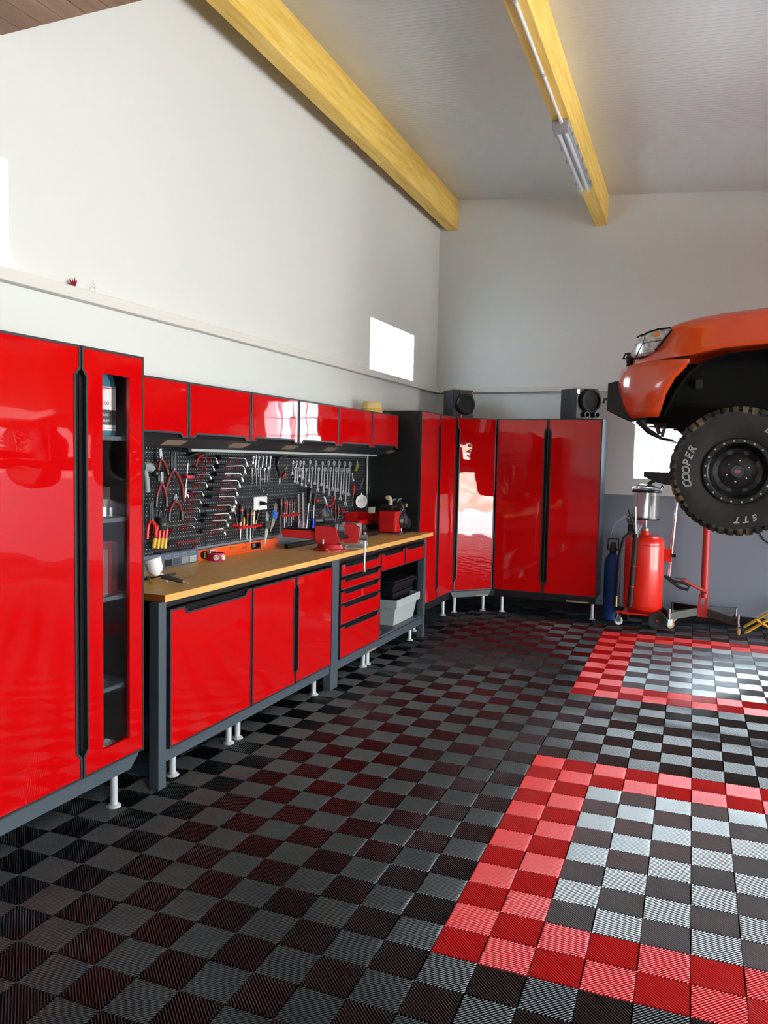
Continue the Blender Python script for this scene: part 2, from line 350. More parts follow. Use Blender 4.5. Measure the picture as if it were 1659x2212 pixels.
# floor slab and ribbed tiles
mb = MB(); mb.box(XW-.2, XR+.25, YN-.2, YW+.2, -.12, -.0105); struct('floor', mb, mat('slab_under_tiles', (.006, .006, .007), .8))
SQ = .155
def build_ribs():
    ct, st = math.cos(TH), math.sin(TH)
    O = np.array([ct*0-st*0, 0.])
    def g2w(u, v): return np.stack([(ct*u-st*v)*SQ, (st*u+ct*v)*SQ], -1)
    NE = 13; step = 1./NE; hw = .0029/SQ; prof = [(math.sin(math.radians(q)), -.0110*(1-math.cos(math.radians(q)))) for q in (-90, -62, -30, 0, 30, 62, 90)]; NP = len(prof)
    V = []; MI = []; nq = 0
    for i in range(-16, 46):
        for j in range(-30, 48):
            c = g2w(np.array(i+.5), np.array(j+.5))
            if not (XW+.07 < c[0] < XR-.05 and -2.6 < c[1] < YW-.07): continue
            mi = 0
            for v0, v1 in ((0, 12), (20, 34), (-20, -8)):
                if v0 <= j < v1 and 0 <= i < 27: mi = 1 if (i < 2 or i >= 25 or j < v0+2 or j >= v1-2) else 2
            seg = []
            for k in range(1, 2*NE):
                t = k*step      # line a+b=t in the unit square
                a0, a1 = max(0, t-1), min(1, t)
                if a1-a0 < .03: continue
                seg.append((a0+.012, t-a0-.012, a1-.012, t-a1+.012))
            seg = np.array(seg)      # direction (1,-1)
            if (i+j) % 2: seg = np.stack([1-seg[:, 0], seg[:, 1], 1-seg[:, 2], seg[:, 3]], 1); nrm = np.array([1, -1])/math.sqrt(2)
            else: nrm = np.array([1, 1])/math.sqrt(2)
            P = []
            for o, h in prof:
                for e in (0, 2):
                    uu = i+seg[:, e]+nrm[0]*o*hw; vv = j+seg[:, e+1]+nrm[1]*o*hw
                    w = g2w(uu, vv); P.append(np.c_[w, np.full(len(w), h)])
            P = np.stack(P, 1)           # ribs x 10 x 3
            V.append(P.reshape(-1, 3)); MI.append(np.full(len(seg)*(NP-1), mi))
    V = np.concatenate(V); MI = np.concatenate(MI); nr = len(V)//(2*NP)
    base = (np.arange(nr)*2*NP)[:, None, None]
    q = np.array([[2*k, 2*k+2, 2*k+3, 2*k+1] for k in range(NP-1)])[None]
    F = (base+q).reshape(-1)
    me = bpy.data.meshes.new('floor_tiles'); me.vertices.add(len(V)); me.vertices.foreach_set('co', V.reshape(-1).astype(np.float32))
    me.loops.add(len(F)); me.loops.foreach_set('vertex_index', F.astype(np.int32))
    n = len(F)//4; me.polygons.add(n); me.polygons.foreach_set('loop_start', np.arange(0, 4*n, 4, dtype=np.int32))
    me.polygons.foreach_set('loop_total', np.full(n, 4, dtype=np.int32)); me.polygons.foreach_set('material_index', MI.astype(np.int32))
    me.polygons.foreach_set('use_smooth', np.ones(n, dtype=bool)); me.update(calc_edges=True); me.validate()
    for m in (mat('black_rib_tile', (.019, .026, .032), .15, spec=.6, ior=1.65), mat('red_rib_tile', (.80, .014, .018), .17, spec=.6, ior=1.65), mat('grey_rib_tile', (.15, .19, .215), .13, spec=.9, ior=1.9)): me.materials.append(m)
    o = bpy.data.objects.new('floor_tiles', me); COL.objects.link(o); o['kind'] = 'structure'
build_ribs()
# windows
def window(n, axis, pos, a0, a1, z0, z1, k0, k1):
    fn = (lambda a, z, d: (d, a, z)) if axis == 'x' else (lambda a, z, d: (a, d, z))
    s = -1 if axis == 'x' else 1
    mb = MB(); mb.prism([(a0, z0), (a1, z0), (a1, z1), (a0, z1)], fn, pos+s*.012, pos+s*.02); w = struct('window_%d' % n, mb, M['pane'])
    nb = max(1, round((a1-a0)/.19)); nz = max(1, round((z1-z0)/.19)); mb = MB()
    for i in range(1, nb): a = a0+(a1-a0)*i/nb; mb.prism([(a-.005, z0), (a+.005, z0), (a+.005, z1), (a-.005, z1)], fn, pos+s*.004, pos+s*.03)
    for i in range(1, nz): z = z0+(z1-z0)*i/nz; mb.prism([(a0, z-.005), (a1, z-.005), (a1, z+.005), (a0, z+.005)], fn, pos+s*.004, pos+s*.03)
    mb.build('glazing_bars', M['mortar'], w, fix=False)
window(1, 'x', XW, *WINL[0], 0, 0); window(2, 'x', XW, *WINL[1], 0, 0); window(3, 'y', YW, *WINB, 0, 0)
# ledges
mb = MB(); mb.box(XW, XW+.055, YN, YW, 2.302, 2.358); struct('trim_1', mb, M['trim'], bevel=.004)
mb = MB(); mb.box(XW+.055, XR, YW-.055, YW, 2.302, 2.358); struct('trim_2', mb, M['trim'], bevel=.004)
mb = MB(); mb.box(XW, XR, YW-.014, YW, -.01, .088); struct('dark_strip_back', mb, M['plastic'])  # black strip along the wall foot, also darkening it behind the cabinets
# beams run along the floor grid direction
def beam(n, xl, xr, z0, zt):
    ct, st = math.cos(TH), math.sin(TH); mb = MB()
    vs = []
    for y in (YN, YW-.002):
        o = -(st/ct)*(y-YW)
        for x, z in ((xl, z0), (xr, z0), (xr, zt(xr)), (xl, zt(xl))): vs.append((x+o, y, z))
    mb.add(vs, [(0,1,2,3), (7,6,5,4), (0,4,5,1), (1,5,6,2), (2,6,7,3), (3,7,4,0)])
    return struct('trim_%d' % n, mb, M['beam'], bevel=.004)
zt = lambda x: ceil_z(x)-.001
beam(3, -2.064, -1.942, 4.077, zt); beam(4, -.472, -.348, 3.982, zt); beam(5, 1.9, 2.02, 3.85, zt); beam(6, 4.2, 4.32, 3.70, zt)
# timber deck over the near bay
mb = MB()
for i in range(30):
    x0 = XW+i*.118
    mb.box(x0+.0015, x0+.1165, YN, .318, 3.35, 3.39)
struct('trim_7', mb, M['deck'], bevel=.0015)

# ================================================================== CABINETS
def offset_poly(P, d):
    n = len(P); out = []
    A = sum(P[i][0]*P[(i+1) % n][1]-P[(i+1) % n][0]*P[i][1] for i in range(n)); sg = 1 if A > 0 else -1
    for i in range(n):
        p0, p1, p2 = (np.array(P[k % n], float) for k in (i-1, i, i+1)); e1 = (p1-p0)/np.linalg.norm(p1-p0); e2 = (p2-p1)/np.linalg.norm(p2-p1)
        n1 = np.array([-e1[1], e1[0]])*sg; n2 = np.array([-e2[1], e2[0]])*sg; k = n1+n2; k = k/(1+n1@n2)
        out.append(tuple(p1+k*d))
    return out
def notch_poly(u0, u1, z0, z1, notch):
    """rectangle with a bevelled notch: notch=(side, a, b, depth, bevel)"""
    if not notch: return [(u0, z0), (u1, z0), (u1, z1), (u0, z1)], None
    s, a, b, d, bv = notch
    if s == 'L': n = [(u0, b), (u0+d, b-bv), (u0+d, a+bv), (u0, a)]; return [(u0, z0), (u1, z0), (u1, z1), (u0, z1)]+n, n
    if s == 'R': n = [(u1, a), (u1-d, a+bv), (u1-d, b-bv), (u1, b)]; return [(u0, z0), (u1, z0)]+n+[(u1, z1), (u0, z1)], n
    if s == 'T': n = [(b, z1), (b-bv, z1-d), (a+bv, z1-d), (a, z1)]; return [(u0, z0), (u1, z0), (u1, z1)]+n+[(u0, z1)], n
    if s == 'B': n = [(a, z0), (a+bv, z0+d), (b-bv, z0+d), (b, z0)]; return [(u0, z0)]+n+[(u1, z0), (u1, z1), (u0, z1)], n
def plane(O, U, N):
    O, U, N = (np.array(a, float) for a in (O, U, N)); return lambda u, z, d: tuple(O+U*u+N*d+np.array([0, 0, z]))
def door(par, fn, u0, u1, z0, z1, notch=None, name='door', hole=None, th=.02, d0=.0, fw=.010):
    P, n = notch_poly(u0, u1, z0, z1, notch); I = offset_poly(P, fw)
    mb = MB(); mb.ring(P, I, fn, d0, d0+th)
    d = mb.build(name, M['frame'], par, fix=True)
    mb = MB()
    if not hole: mb.prism(I, fn, d0, d0+th-.003)
    else:
        h0, h1, g0, g1 = hole; uc = (h0+h1)/2; zt_, zb_ = z1-fw, z0+fw
        L = [p for p in I if p[0] < uc]
        # keep order starting at bottom-left
        A = [(uc, zt_)]+[p for p in I[3:]]+[I[0], (uc, zb_), (uc, g0), (h0, g0), (h0, g1), (uc, g1)]
        B = [(uc, zb_), I[1], I[2], (uc, zt_), (uc, g1), (h1, g1), (h1, g0), (uc, g0)]
        mb.prism(A, fn, d0, d0+th-.003); mb.prism(B, fn, d0, d0+th-.003)
    mb.build('panel', M['red'], d)
    if n:
        mb = MB(); q = list(n)
        c = np.mean(np.array(q), 0); mb.prism([tuple(c+(np.array(p)-c)*.985) for p in q], fn, d0-.001, d0+.004)
        mb.build('handle', M['void'], d)
    if hole:
        mb = MB(); h0, h1, g0, g1 = hole; mb.prism([(h0-.005, g0-.005), (h1+.005, g0-.005), (h1+.005, g1+.005), (h0-.005, g1+.005)], fn, d0+.002, d0+.006)
        mb.build('pane', M['glass'], d)
    return d
def foot(par, x, y, h, name='foot'):
    mb = MB(); mb.lathe([(.03, 0), (.032, .004), (.028, .010), (.0165, .014), (.0165, h)], (x, y, 0), (0, 0, 1), 20)
    mb.build(name, M['footm'], par, smooth=True)

XF = -1.551
# --- left tall cabinet with the glazed door
tc = thing('tall_cabinet', 'tall glossy red two-door cabinet with a narrow glass pane, nearest the camera', 'cabinet', (-1.85, .09, 0))
y0, y1, zb, ztop = -.325, .515, .235, 1.985
mb = MB(); T = .018
mb.box(XW+.02, XF-.022, y0, y0+T, zb, ztop); mb.box(XW+.02, XF-.022, y1-T, y1, zb, ztop)
mb.box(XW+.02, XF-.022, y0, y1, ztop-T, ztop); mb.box(XW+.02, XF-.022, y0, y1, zb, zb+T); mb.box(XW+.02, XW+.035, y0, y1, zb, ztop)
mb.box(XW+.04, XF-.023, .128, .148, zb, ztop-.001)
mb.build('body', M['black'], tc)
fn = plane((XF-.02, 0, 0), (0, 1, 0), (1, 0, 0))
door(tc, fn, y0, .138, zb, ztop, ('R', .325, 1.895, .026, .03))
door(tc, fn, .144, y1, zb, ztop, ('L', .325, 1.895, .022, .03), hole=(.262, .425, .318, 1.888))
mb = MB(); mb.box(XF-.045, XF-.02, y0, .45, .165, .234); mb.prism([(.45, .165), (.50, .215), (.50, .234), (.45, .234)], lambda a, b, d: (d, a, b), XF-.045, XF-.02)
mb.build('kick_rail', M['charcoal'], tc)
mb = MB(); mb.box(XW+.05, XF-.10, y0+.02, y1-.02, .20, .235); mb.build('base', M['black'], tc)
for a, b in ((XF-.075, .405), (XF-.075, -.295), (XW+.15, .405), (XW+.15, -.22)): foot(tc, a, b, .20)
SH = [float(PX(250, q, -1.62)[2]) for q in (943, 1117, 1283, 1474)]
for z in SH:
    mb = MB(); mb.box(XW+.04, XF-.045, .15, y1-T-.002, z-.018, z); mb.build('shelf', M['charcoal'], tc)

# --- cabinets at the far end
XF2, YF2 = -1.635, 5.693
t2 = thing('tall_cabinet', 'tall red two-door cabinet with black side at the end of the workbench', 'cabinet', (-1.9, 4.85, 0))
mb = MB(); mb.box(XW+.012, XF2-.021, 4.33, 5.364, .235, 1.995); mb.build('body', M['black'], t2)
fn = plane((XF2-.02, 0, 0), (0, 1, 0), (1, 0, 0))
door(t2, fn, 4.332, 4.842, .235, 1.995, ('R', .33, 1.90, .024, .03)); door(t2, fn, 4.850, 5.362, .235, 1.995, ('L', .33, 1.90, .024, .03))
mb = MB(); mb.box(XF2-.05, XF2-.02, 4.36, 5.30, .165, .234); mb.build('kick_rail', M['black'], t2)
for a, b in ((XF2-.07, 4.43), (XF2-.07, 5.27)): foot(t2, a, b, .236)
A = np.array([XF2, 5.369]); B = np.array([-1.311, YF2]); D = B-A; Ld = np.linalg.norm(D); D /= Ld; N2 = np.array([D[1], -D[0]])
t3 = thing('corner_cabinet', 'tall red single-door cabinet set diagonally across the room corner', 'cabinet', (-1.75, 5.85, 0))
mb = MB(); q = [tuple(A-N2*.021+np.array((-.001, 0))), tuple(B-N2*.021), (-1.318, 6.10), (XW+.012, 6.10), (XW+.012, 5.372)]
mb.prism(q, lambda a, b, d: (a, b, d), .235, 1.995); mb.build('body', M['black'], t3)
fn3 = plane((*(A-N2*.02), 0), (*D, 0), (*N2, 0))
door(t3, fn3, .006, Ld-.006, .235, 1.995, ('L', .33, 1.90, .024, .03))
mb = MB(); mb.prism([(-.02, .225), (.02, .165), (Ld-.03, .165), (Ld, .225)], fn3, -.03, -.005); mb.build('kick_rail', M['charcoal'], t3)
mb = MB(); mb.prism([(Ld*.62, .168), (Ld*.93, .168), (Ld*.93, .182), (Ld*.62, .182)], fn3, -.005, -.003); mb.build('label_plate', M['sticker'], t3)
for u in (.06, Ld-.06): p = fn3(u, 0, -.06); foot(t3, p[0], p[1], .236)
t4 = thing('tall_cabinet', 'tall red two-door cabinet against the back wall, under the larger loudspeaker', 'cabinet', (-.78, 5.85, 0))
mb = MB(); mb.box(-1.306, -.258, YF2+.021, 6.05, .235, 1.995); mb.build('body', [M['charcoal']], t4)
fn4 = plane((0, YF2+.02, 0), (1, 0, 0), (0, -1, 0))
door(t4, fn4, -1.306, -.792, .235, 1.995, ('R', .33, 1.90, .024, .03)); door(t4, fn4, -.784, -.258, .235, 1.995, ('L', .33, 1.90, .024, .03))
mb = MB(); mb.box(-1.29, -.27, YF2+.02, YF2+.05, .165, .234); mb.build('kick_rail', M['black'], t4)
mb = MB(); mb.box(-.55, -.33, YF2-.0, YF2+.018, .172, .186); mb.build('label_plate', M['sticker'], t4)
for a in (-1.22, -.30): foot(t4, a, YF2+.07, .236)

# --- workbench
def bench(label, ya, yb, xdir=1):
    t = thing('workbench', label, 'workbench', (-1.85, (ya+yb)/2, 0)); L = .055
    for yy in (ya, yb-L):
        for xx in (XF-L, XW+.03):
            mb = MB(); mb.box(xx, xx+L, yy, yy+L, 0, .884); mb.build('leg', M['charcoal'], t, bevel=.002)
        for r0, r1 in ((.12, .17), (.83, .883)):
            mb = MB(); mb.box(XW+.03+L, XF-L, yy+.008, yy+L-.008, r0, r1); mb.build('side_rail', M['black'], t)
    mb = MB(); mb.box(XF-L+.008, XF-.004, ya+L, yb-L, .858, .884); mb.build('top_rail', M['black'], t)
    mb = MB(); mb.box(XF-.035, XF-.008, ya+L, yb-L, .118, .176); mb.build('kick_rail', M['charcoal'], t)
    return t
b1 = bench('steel workbench nearest the camera, with three plain red doors', .618, 2.462)
b2 = bench('steel workbench with red drawers and an open shelf', 2.464, 4.285)
mb = MB(); mb.box(XW+.09, XF-.035, .70, 2.40, .178, .80); mb.box(XW+.09, XF-.06, .68, 2.40, .80, .855); mb.build('body', M['black'], b1)
fnb = plane((XF-.014, 0, 0), (0, 1, 0), (1, 0, 0))
door(b1, fnb, .690, 1.404, .178, .842, ('T', .80, 1.36, .030, .025), th=.022); door(b1, fnb, 1.412, 1.908, .178, .842, ('R', .245, .79, .020, .025), th=.022)
door(b1, fnb, 1.914, 2.404, .178, .842, ('L', .245, .79, .020, .025), th=.022)
for yy, r in ((1.284, 0), (1.372, 0), (2.281, 0), (.80, .1)): foot(b1, XF-.06, yy, .125)
mb = MB(); mb.box(XW+.09, XF-.035, 2.53, 3.236, .178, .845); mb.build('body', M['black'], b2)
DZ = [(.752, .838), (.66, .735), (.566, .650), (.421, .556), (.186, .408)]
for k, (a, b) in enumerate(DZ): door(b2, fnb, 2.535, 3.236, a, b-.0, ('T', 2.60, 3.19, .020, .018), name='drawer', th=.022, fw=.006)
door(b2, fnb, 3.246, 3.744, .703, .838, ('T', 3.31, 3.70, .020, .018), name='drawer', th=.022, fw=.006)
door(b2, fnb, 3.752, 4.230, .703, .838, ('T', 3.81, 4.19, .020, .018), name='drawer', th=.022, fw=.006)
mb = MB(); mb.box(XW+.09, XF-.035, 3.243, 4.228, .70, .84); mb.build('drawer_body', M['black'], b2)
mb = MB(); mb.box(XW+.09, XF-.02, 3.24, 4.228, .178, .192); mb.build('shelf', M['charcoal'], b2)
mb = MB(); mb.box(XW+.075, XW+.088, 3.24, 4.228, .192, .70); mb.build('back_panel', M['black'], b2)
for yy in (3.079, 3.158, 4.069): foot(b2, XF-.06, yy, .125)
mb = MB(); mb.box(XF-.006, XF-.004, 3.03, 3.21, .118, .132); mb.build('label_plate', M['sticker'], b2)
# worktops
def top(label, poly):
    mb = MB(); mb.prism(poly, lambda a, b, d: (a, b, d), .886, .918)
    for k, f in enumerate(mb.f):
        c = np.mean([mb.v[i] for i in f], 0)
        if abs(c[2]-.902) < .002:
            x = [mb.v[i][0] for i in f]; mb.m[k] = 1 if max(x)-min(x) < .01 else 2
    return tag(mb.build('worktop', [M['beech'], M['edge'], M['edge2']], None, fix=False), label, 'worktop')
top('beech worktop left of the seam, carrying the spray gun', [(-1.532, .64), (-1.532, 2.52), (XW+.002, 2.52), (XW+.002, .64)])
top('beech worktop right of the seam, carrying the small engine', [(-1.532, 2.522), (-1.532, 4.405), (-1.626, 4.405), (-1.626, 4.327), (XW+.002, 4.327), (XW+.002, 2.522)])
# wall cabinets
WY = [.585, 1.179, 1.791, 2.385, 2.998, 3.612, 4.19]; names = ['half hidden by the tall cabinet', 'second from the tall glazed cabinet', 'third from the tall glazed cabinet', 'fourth from the tall glazed cabinet', 'fifth from the tall glazed cabinet', 'at the far end of the row']
for k in range(6):
    a, b = WY[k]+.004, WY[k+1]-.004
    t = thing('wall_cabinet', 'red flip-up wall cabinet above the pegboard, '+names[k], 'cabinet', (-1.97, (a+b)/2, 1.655), 'red wall cabinets above the pegboard')
    mb = MB(); mb.box(XW+.004, -1.822, a, b, 1.66, 1.945); mb.build('body', M['black'], t)
    door(t, plane((-1.82, 0, 0), (0, 1, 0), (1, 0, 0)), a, b, 1.652, 1.945, ('B', a+.05, b-.05, .020, .02))
mb = MB(); mb.prism([(-1.83, 1.655), (-1.845, 1.655), (-1.97, 1.602), (-1.955, 1.602)], lambda a, b, d: (a, d, b), .58, 4.20)
va = mb.build('valance', M['frame'], None); tag(va, 'long dark sloping metal valance under the red wall cabinets', 'panel')
vfn = lambda a, z: (-1.83-(1.655-z)*(.125/.053)+.0012, a, z)
for px0, px1, k in ((354, 400, 0), (498, 536, 1), (612, 640, 2), (702, 727, 3), (838, 852, 4)):
    c0 = PX(px0, 962, -1.89)[1]; c1 = PX(px1, 962, -1.89)[1]
    mb = MB(); s = .02; mb.add([vfn(c0, 1.640), vfn(c1, 1.640), vfn(c1+.0, 1.612), vfn(c0+s, 1.612)], [(0, 1, 2, 3)]); mb.build('label_sticker', M['sticker'], va)
ls = thing('light_strip', 'long slim grey light strip at the top of the pegboard', 'light', (-2.0, 2.7, 1.59))
mb = MB(); mb.box(-2.02, -1.985, 1.45, 4.15, 1.583, 1.600); mb.build('diffuser', M['lgrey'], ls, bevel=.003)
for a in (1.42, 4.15):
    mb = MB(); mb.box(-2.025, -1.98, a, a+.03, 1.58, 1.602); mb.build('end_cap', M['plastic'], ls)
# pegboard panels
PS = [.55, .965, 1.379, 1.799, 2.217, 2.615, 3.043, 3.450, 3.874, 4.268]
XP = XW+.022
for k in range(9):
    t = MB(); t.box(XW+.003, XP, PS[k]+.0015, PS[k+1]-.0015, 1.0, 1.605)
    desc = 'black perforated pegboard panel, %s from the left' % ORD[k]
    o = t.build('pegboard_panel', M['peg'], None, bevel=.003); tag(o, desc, 'pegboard', 'pegboard panels above the workbench')

# ================================================================== TOOLS ON THE PEGBOARD
XT = XP+.012            # plane of hanging tools
def T(px, py, dx=0.): return PX(px, py, XT+dx)
def inplane(poly_fn_origin, ang):
    """maps local (a right, b up, d out) to world with a tilt in the wall plane"""
    o = np.array(poly_fn_origin, float); c, s = math.cos(ang), math.sin(ang)
    return lambda a, b, d: (o[0]+d, o[1]+a*c+b*s, o[2]-a*s+b*c)
def tilt(A, B):         # angle so that local -b points from A to B
    d = np.array(B)-np.array(A); return math.atan2(-d[1], -d[2]) if False else math.atan2(-d[1], -d[2])
def span(A, B): d = np.array(B)-np.array(A); return math.hypot(d[1], d[2])
NG = 16
def circ(cx, cy, r, n=NG, a0=0, a1=360): return [(cx+r*math.cos(math.radians(a0+(a1-a0)*k/n)), cy+r*math.sin(math.radians(a0+(a1-a0)*k/n))) for k in range(n+(0 if a1-a0 == 360 else 1))]
def wrench(label, A, B, group, w=None, mk='polished', fat=1.):
    L = span(A, B); w = (w or L*.035+.0028)*fat; f = inplane(A, tilt(A, B)); t = .0045
    mb = MB(); R = w*1.75
    mb.ring(circ(0, -R, R), circ(0, -R, R*.58), f, 0, .008)
    mb.prism([(-w*.5, -2*R+.001), (w*.5, -2*R+.001), (w*.62, -L+2.6*w), (-w*.62, -L+2.6*w)], f, .001, .001+t)
    J = w*1.9      # open jaw
    jaw = [(-w*.62, -L+2.9*w), (w*.62, -L+2.9*w), (J*.95, -L+1.9*w), (J, -L+1.1*w), (J*.72, -L), (J*.42, -L+.2*w), (J*.42, -L+1.5*w), (0, -L+1.95*w), (-J*.42, -L+1.5*w), (-J*.42, -L+.35*w), (-J*.8, -L+.15*w), (-J, -L+1.3*w), (-J*.9, -L+2.1*w)]
    mb.prism(jaw[::-1], f, 0, .007)
    o = mb.build('combination_wrench', M[mk], None, bevel=.0008); tag(o, label, 'wrench', group); return o
def hook(label, P, r=.0045):
    t = thing('peg_hook', label, 'hook', P, 'small red hooks on the pegboard'); x, y, z = P
    mb = MB(); mb.box(XP, XP+.004, y-.005, y+.005, z-.012, z+.008); mb.build('plate', M['hookred'], t)
    mb = MB(); mb.tube([(XP+.003, y, z), (XP+.02, y, z), (XP+.026, y, z+.004), (XP+.027, y, z+.012)], .0028, 6); mb.build('prong', M['hookred'], t, smooth=True)
    mb = MB(); mb.tube([(XP+.004, y, z-.005), (XP+.016, y+.002, z-.014), (XP+.008, y+.003, z-.024)], .0032, 6); mb.build('clip', M['hookred'], t, smooth=True)
# small angled socket wrenches (nine) and large ones (ten)
SM = [((436, 989), (466, 989), 1002), ((430, 1007), (459, 1006), 1017), ((424, 1025), (452, 1024), 1036), ((417, 1043), (444, 1042), 1053), ((413, 1062), (436, 1062), 1072), ((409, 1080), (431, 1079), 1088), ((403, 1099), (428, 1098), 1106), ((397, 1118), (420, 1117), 1124), ((392, 1137), (416, 1135), 1141)]
LG = [((489, 989), (530, 990), 1008), ((484, 1007), (526, 1006), 1025), ((480, 1024), (520, 1023), 1041), ((475, 1039), (514, 1038), 1054), ((472, 1056), (509, 1055), 1071), ((469, 1073), (506, 1072), 1089), ((464, 1092), (498, 1091), 1106), ((459, 1111), (493, 1109), 1121), ((455, 1125), (488, 1124), 1138), ((451, 1146), (482, 1142), 1156)]
def lwrench(k, row, big):
    (a, b), (c, d), e = row; n = len(LG) if big else len(SM)
    P0, P1 = T(a, b, .02), T(c, d, .02); P2 = T(c+3.5, e, .02); r = .0062 if big else (.0048-.0002*k)
    size = 'large' if big else 'small'; where = ORD[k]+' from the top' if k < n-1 else 'lowest of the column'
    t = thing('angled_socket_wrench', '%s chrome L-shaped socket wrench on red hooks, %s' % (size, where), 'wrench', P0, size+' angled socket wrenches')
    cor = P1+(P2-P1)*.08; bend = [P0, P0+(P1-P0)*.86, P0+(P1-P0)*.95+(P2-P1)*.05, P1+(P2-P1)*.22, P1+(P2-P1)*.55]
    mb = MB(); mb.tube(bend, r, 10); mb.build('shaft', M['chrome'], t, smooth=True)
    s = 1.75 if big else 1.5
    mb = MB(); mb.tube([P1+(P2-P1)*.42, P1+(P2-P1)*.55, P2], r*s, 12, rs=[r*1.1, r*s, r*s]); mb.build('socket', M['chrome'], t, smooth=True)
    if big or k < 4:
        dirn = (P0-P1)/np.linalg.norm(P0-P1); q = .080 if big else .035
        mb = MB(); mb.tube([P0-dirn*.004, P0+dirn*q], r*(2.7-.08*k if big else 1.9), 12, rs=None); mb.build('end_socket', M['plastic'], t, smooth=True)  # end socket coloured black for the shadow it hangs in
    for f, sd in ((.30, 'left'), (.72, 'right')):
        h = P0+(P1-P0)*f; hook('red hook, %s one under the %s angled wrench %s' % (sd, size, where), (XP, h[1], h[2]-r-.006))
for k, r in enumerate(SM): lwrench(k, r, False)
for k, r in enumerate(LG): lwrench(k, r, True)
# flexible-head wrenches
FX = [((546, 985), (545, 1003), 0), ((552, 984), (549, 1027), 0), ((558, 985), (556, 1030), 0), ((567, 985), (564, 1038), 0), ((575, 985), (571, 1043), 0), ((583, 985), (580, 1050), 0),
      ((543, 1010), (543, 1047), 1), ((553, 1010), (552, 1051), 1), ((561, 1009), (560, 1055), 1), ((570, 1010), (569, 1062), 1), ((578, 1008), (577, 1069), 1)]
for k, (a, b, row) in enumerate(FX):
    A, B = T(*a, .012*(1+row)), T(*b, .012*(1+row)); L = span(A, B)
    lab = 'chrome flex-head ratchet wrench, %s from the left in the %s of the cluster' % (ORD[k if row == 0 else k-6], 'back row' if row == 0 else 'front row')
    t = thing('flex_head_wrench', lab, 'wrench', A, 'flex-head wrenches above the wall socket'); f = inplane(A, tilt(A, B))
    mb = MB(); mb.ring(circ(0, -.009, .0095), circ(0, -.009, .0052), f, 0, .009); mb.build('ring_head', M['polished'], t)
    mb = MB(); mb.prism([(-.004, -.018), (.004, -.018), (.0042, -.030), (-.0042, -.030)], f, .0, .008); mb.build('hinge', M['steel'], t)
    mb = MB(); mb.prism([(-.0032, -.028), (.0032, -.028), (.0036, -L+.014), (-.0036, -L+.014)], f, .001, .006)
    mb.prism([(-.0075, -L+.004), (-.0065, -L+.014), (0, -L+.019), (.0065, -L+.014), (.0085, -L+.004), (.005, -L), (.003, -L+.008), (-.003, -L+.008), (-.004, -L+.001)][::-1], f, 0, .006); mb.build('shaft', M['chrome'], t)
# combination wrenches on the right-hand panels
tops_small = [(632, 995, 1026, 0), (637, 1008, 1043, 1), (640, 995, 1036, 0), (643, 1009, 1046, 1), (648, 995, 1032, 0), (652, 1010, 1050, 1), (655, 995, 1037, 0)]
for k, (x, a, b, c) in enumerate(tops_small): wrench('short thin combination wrench, %s from the left beside the black trigger tool' % ORD[k], T(x, a, .01*c), T(x-1.5, b, .01*c), 'short combination wrenches', fat=1.15)
UP = [(669, 994, 1042), (682, 995, 1047), (696, 996, 1050), (709, 995, 1056), (721, 995, 1060), (732, 995, 1063), (744, 996, 1069), (756, 997, 1072)]
for k, (x, a, b) in enumerate(UP): wrench('polished combination wrench in the upper row, %s from the left' % ORD[k], T(x, a), T(x-(3, 3, 3, 4, 4, 4, 4, 4)[k], b), 'combination wrenches in the upper row', fat=.95)
LW = [(661, 1010, 1053), (674, 1008, 1058), (688, 1009, 1062), (701, 1009, 1066), (714, 1009, 1072), (726, 1009, 1078), (738, 1010, 1081), (750, 1010, 1093)]
for k, (x, a, b) in enumerate(LW): wrench('polished combination wrench in the lower row, %s from the left' % ORD[k], T(x, a, .014), T(x-(2, 3, 3, 3, 4, 4, 4, 5)[k], b, .014), 'combination wrenches in the lower row', fat=.95)
# pliers
def pliers(label, J, H, spread, cat='pliers', c1='darkred', c2='plastic', jaw='dsteel', jl=.32, w=.011, curved=False, open_=0.):
    """J: jaw tip point, H: midpoint of the handle ends; handles hang down"""
    L = span(J, H); f = inplane(J, tilt(J, H)); t = thing('pliers', label, cat, J)
    pv = -L*jl
    for s in (-1, 1):
        mb = MB(); o = open_
        mb.prism([(s*.001+s*o, 0), (s*.007+s*o, -.006), (s*w*.9, pv*.5), (s*w, pv), (s*w*.4, pv-.018), (-s*w*.3, pv-.01), (0, pv*.6)], f, .002+.003*(s > 0), .012+.003*(s > 0))
        mb.build('jaw', M[jaw], t, bevel=.001)
        e = spread/2; P = [(s*w*.4, pv-.006), (s*(w*.7+e*.35), pv-(L+pv)*.25), (s*(e*.95), pv-(L+pv)*.6), (s*e, -L)]
        mb = MB(); mb.tube([f(a, b, .009) for a, b in P[:3]], .0065, 8, rs=[.008, .0115, .0100]); h = mb.build('handle', M[c1], t, smooth=True)
        mb = MB(); mb.tube([f(a, b, .009) for a, b in P[2:]]+[f(s*e*.97, -L-.004, .009)], .0078, 8, rs=[.0115, .011, .006]); mb.build('grip', M[c2], h, smooth=True)
    mb = MB(); mb.cyl(f(0, pv, .0), f(0, pv, .018), .007, n=14); mb.build('pivot', M['steel'], t, smooth=True)
    return t
pliers('long-nose pliers with red and black handles at the top left of the pegboard', T(343, 967, .02), T(350, 1036, .02), .088, jaw='steel')
pliers('curved-nose pliers with red and black handles, hanging below the long-nose pliers', T(347, 1018, .034), T(345, 1094, .034), .088, jaw='steel')
pliers('large water pump pliers with long dark red handles', T(371, 977, .03), T(374, 1084, .03), .165, c2='darkred', jl=.34, w=.022, open_=.010)
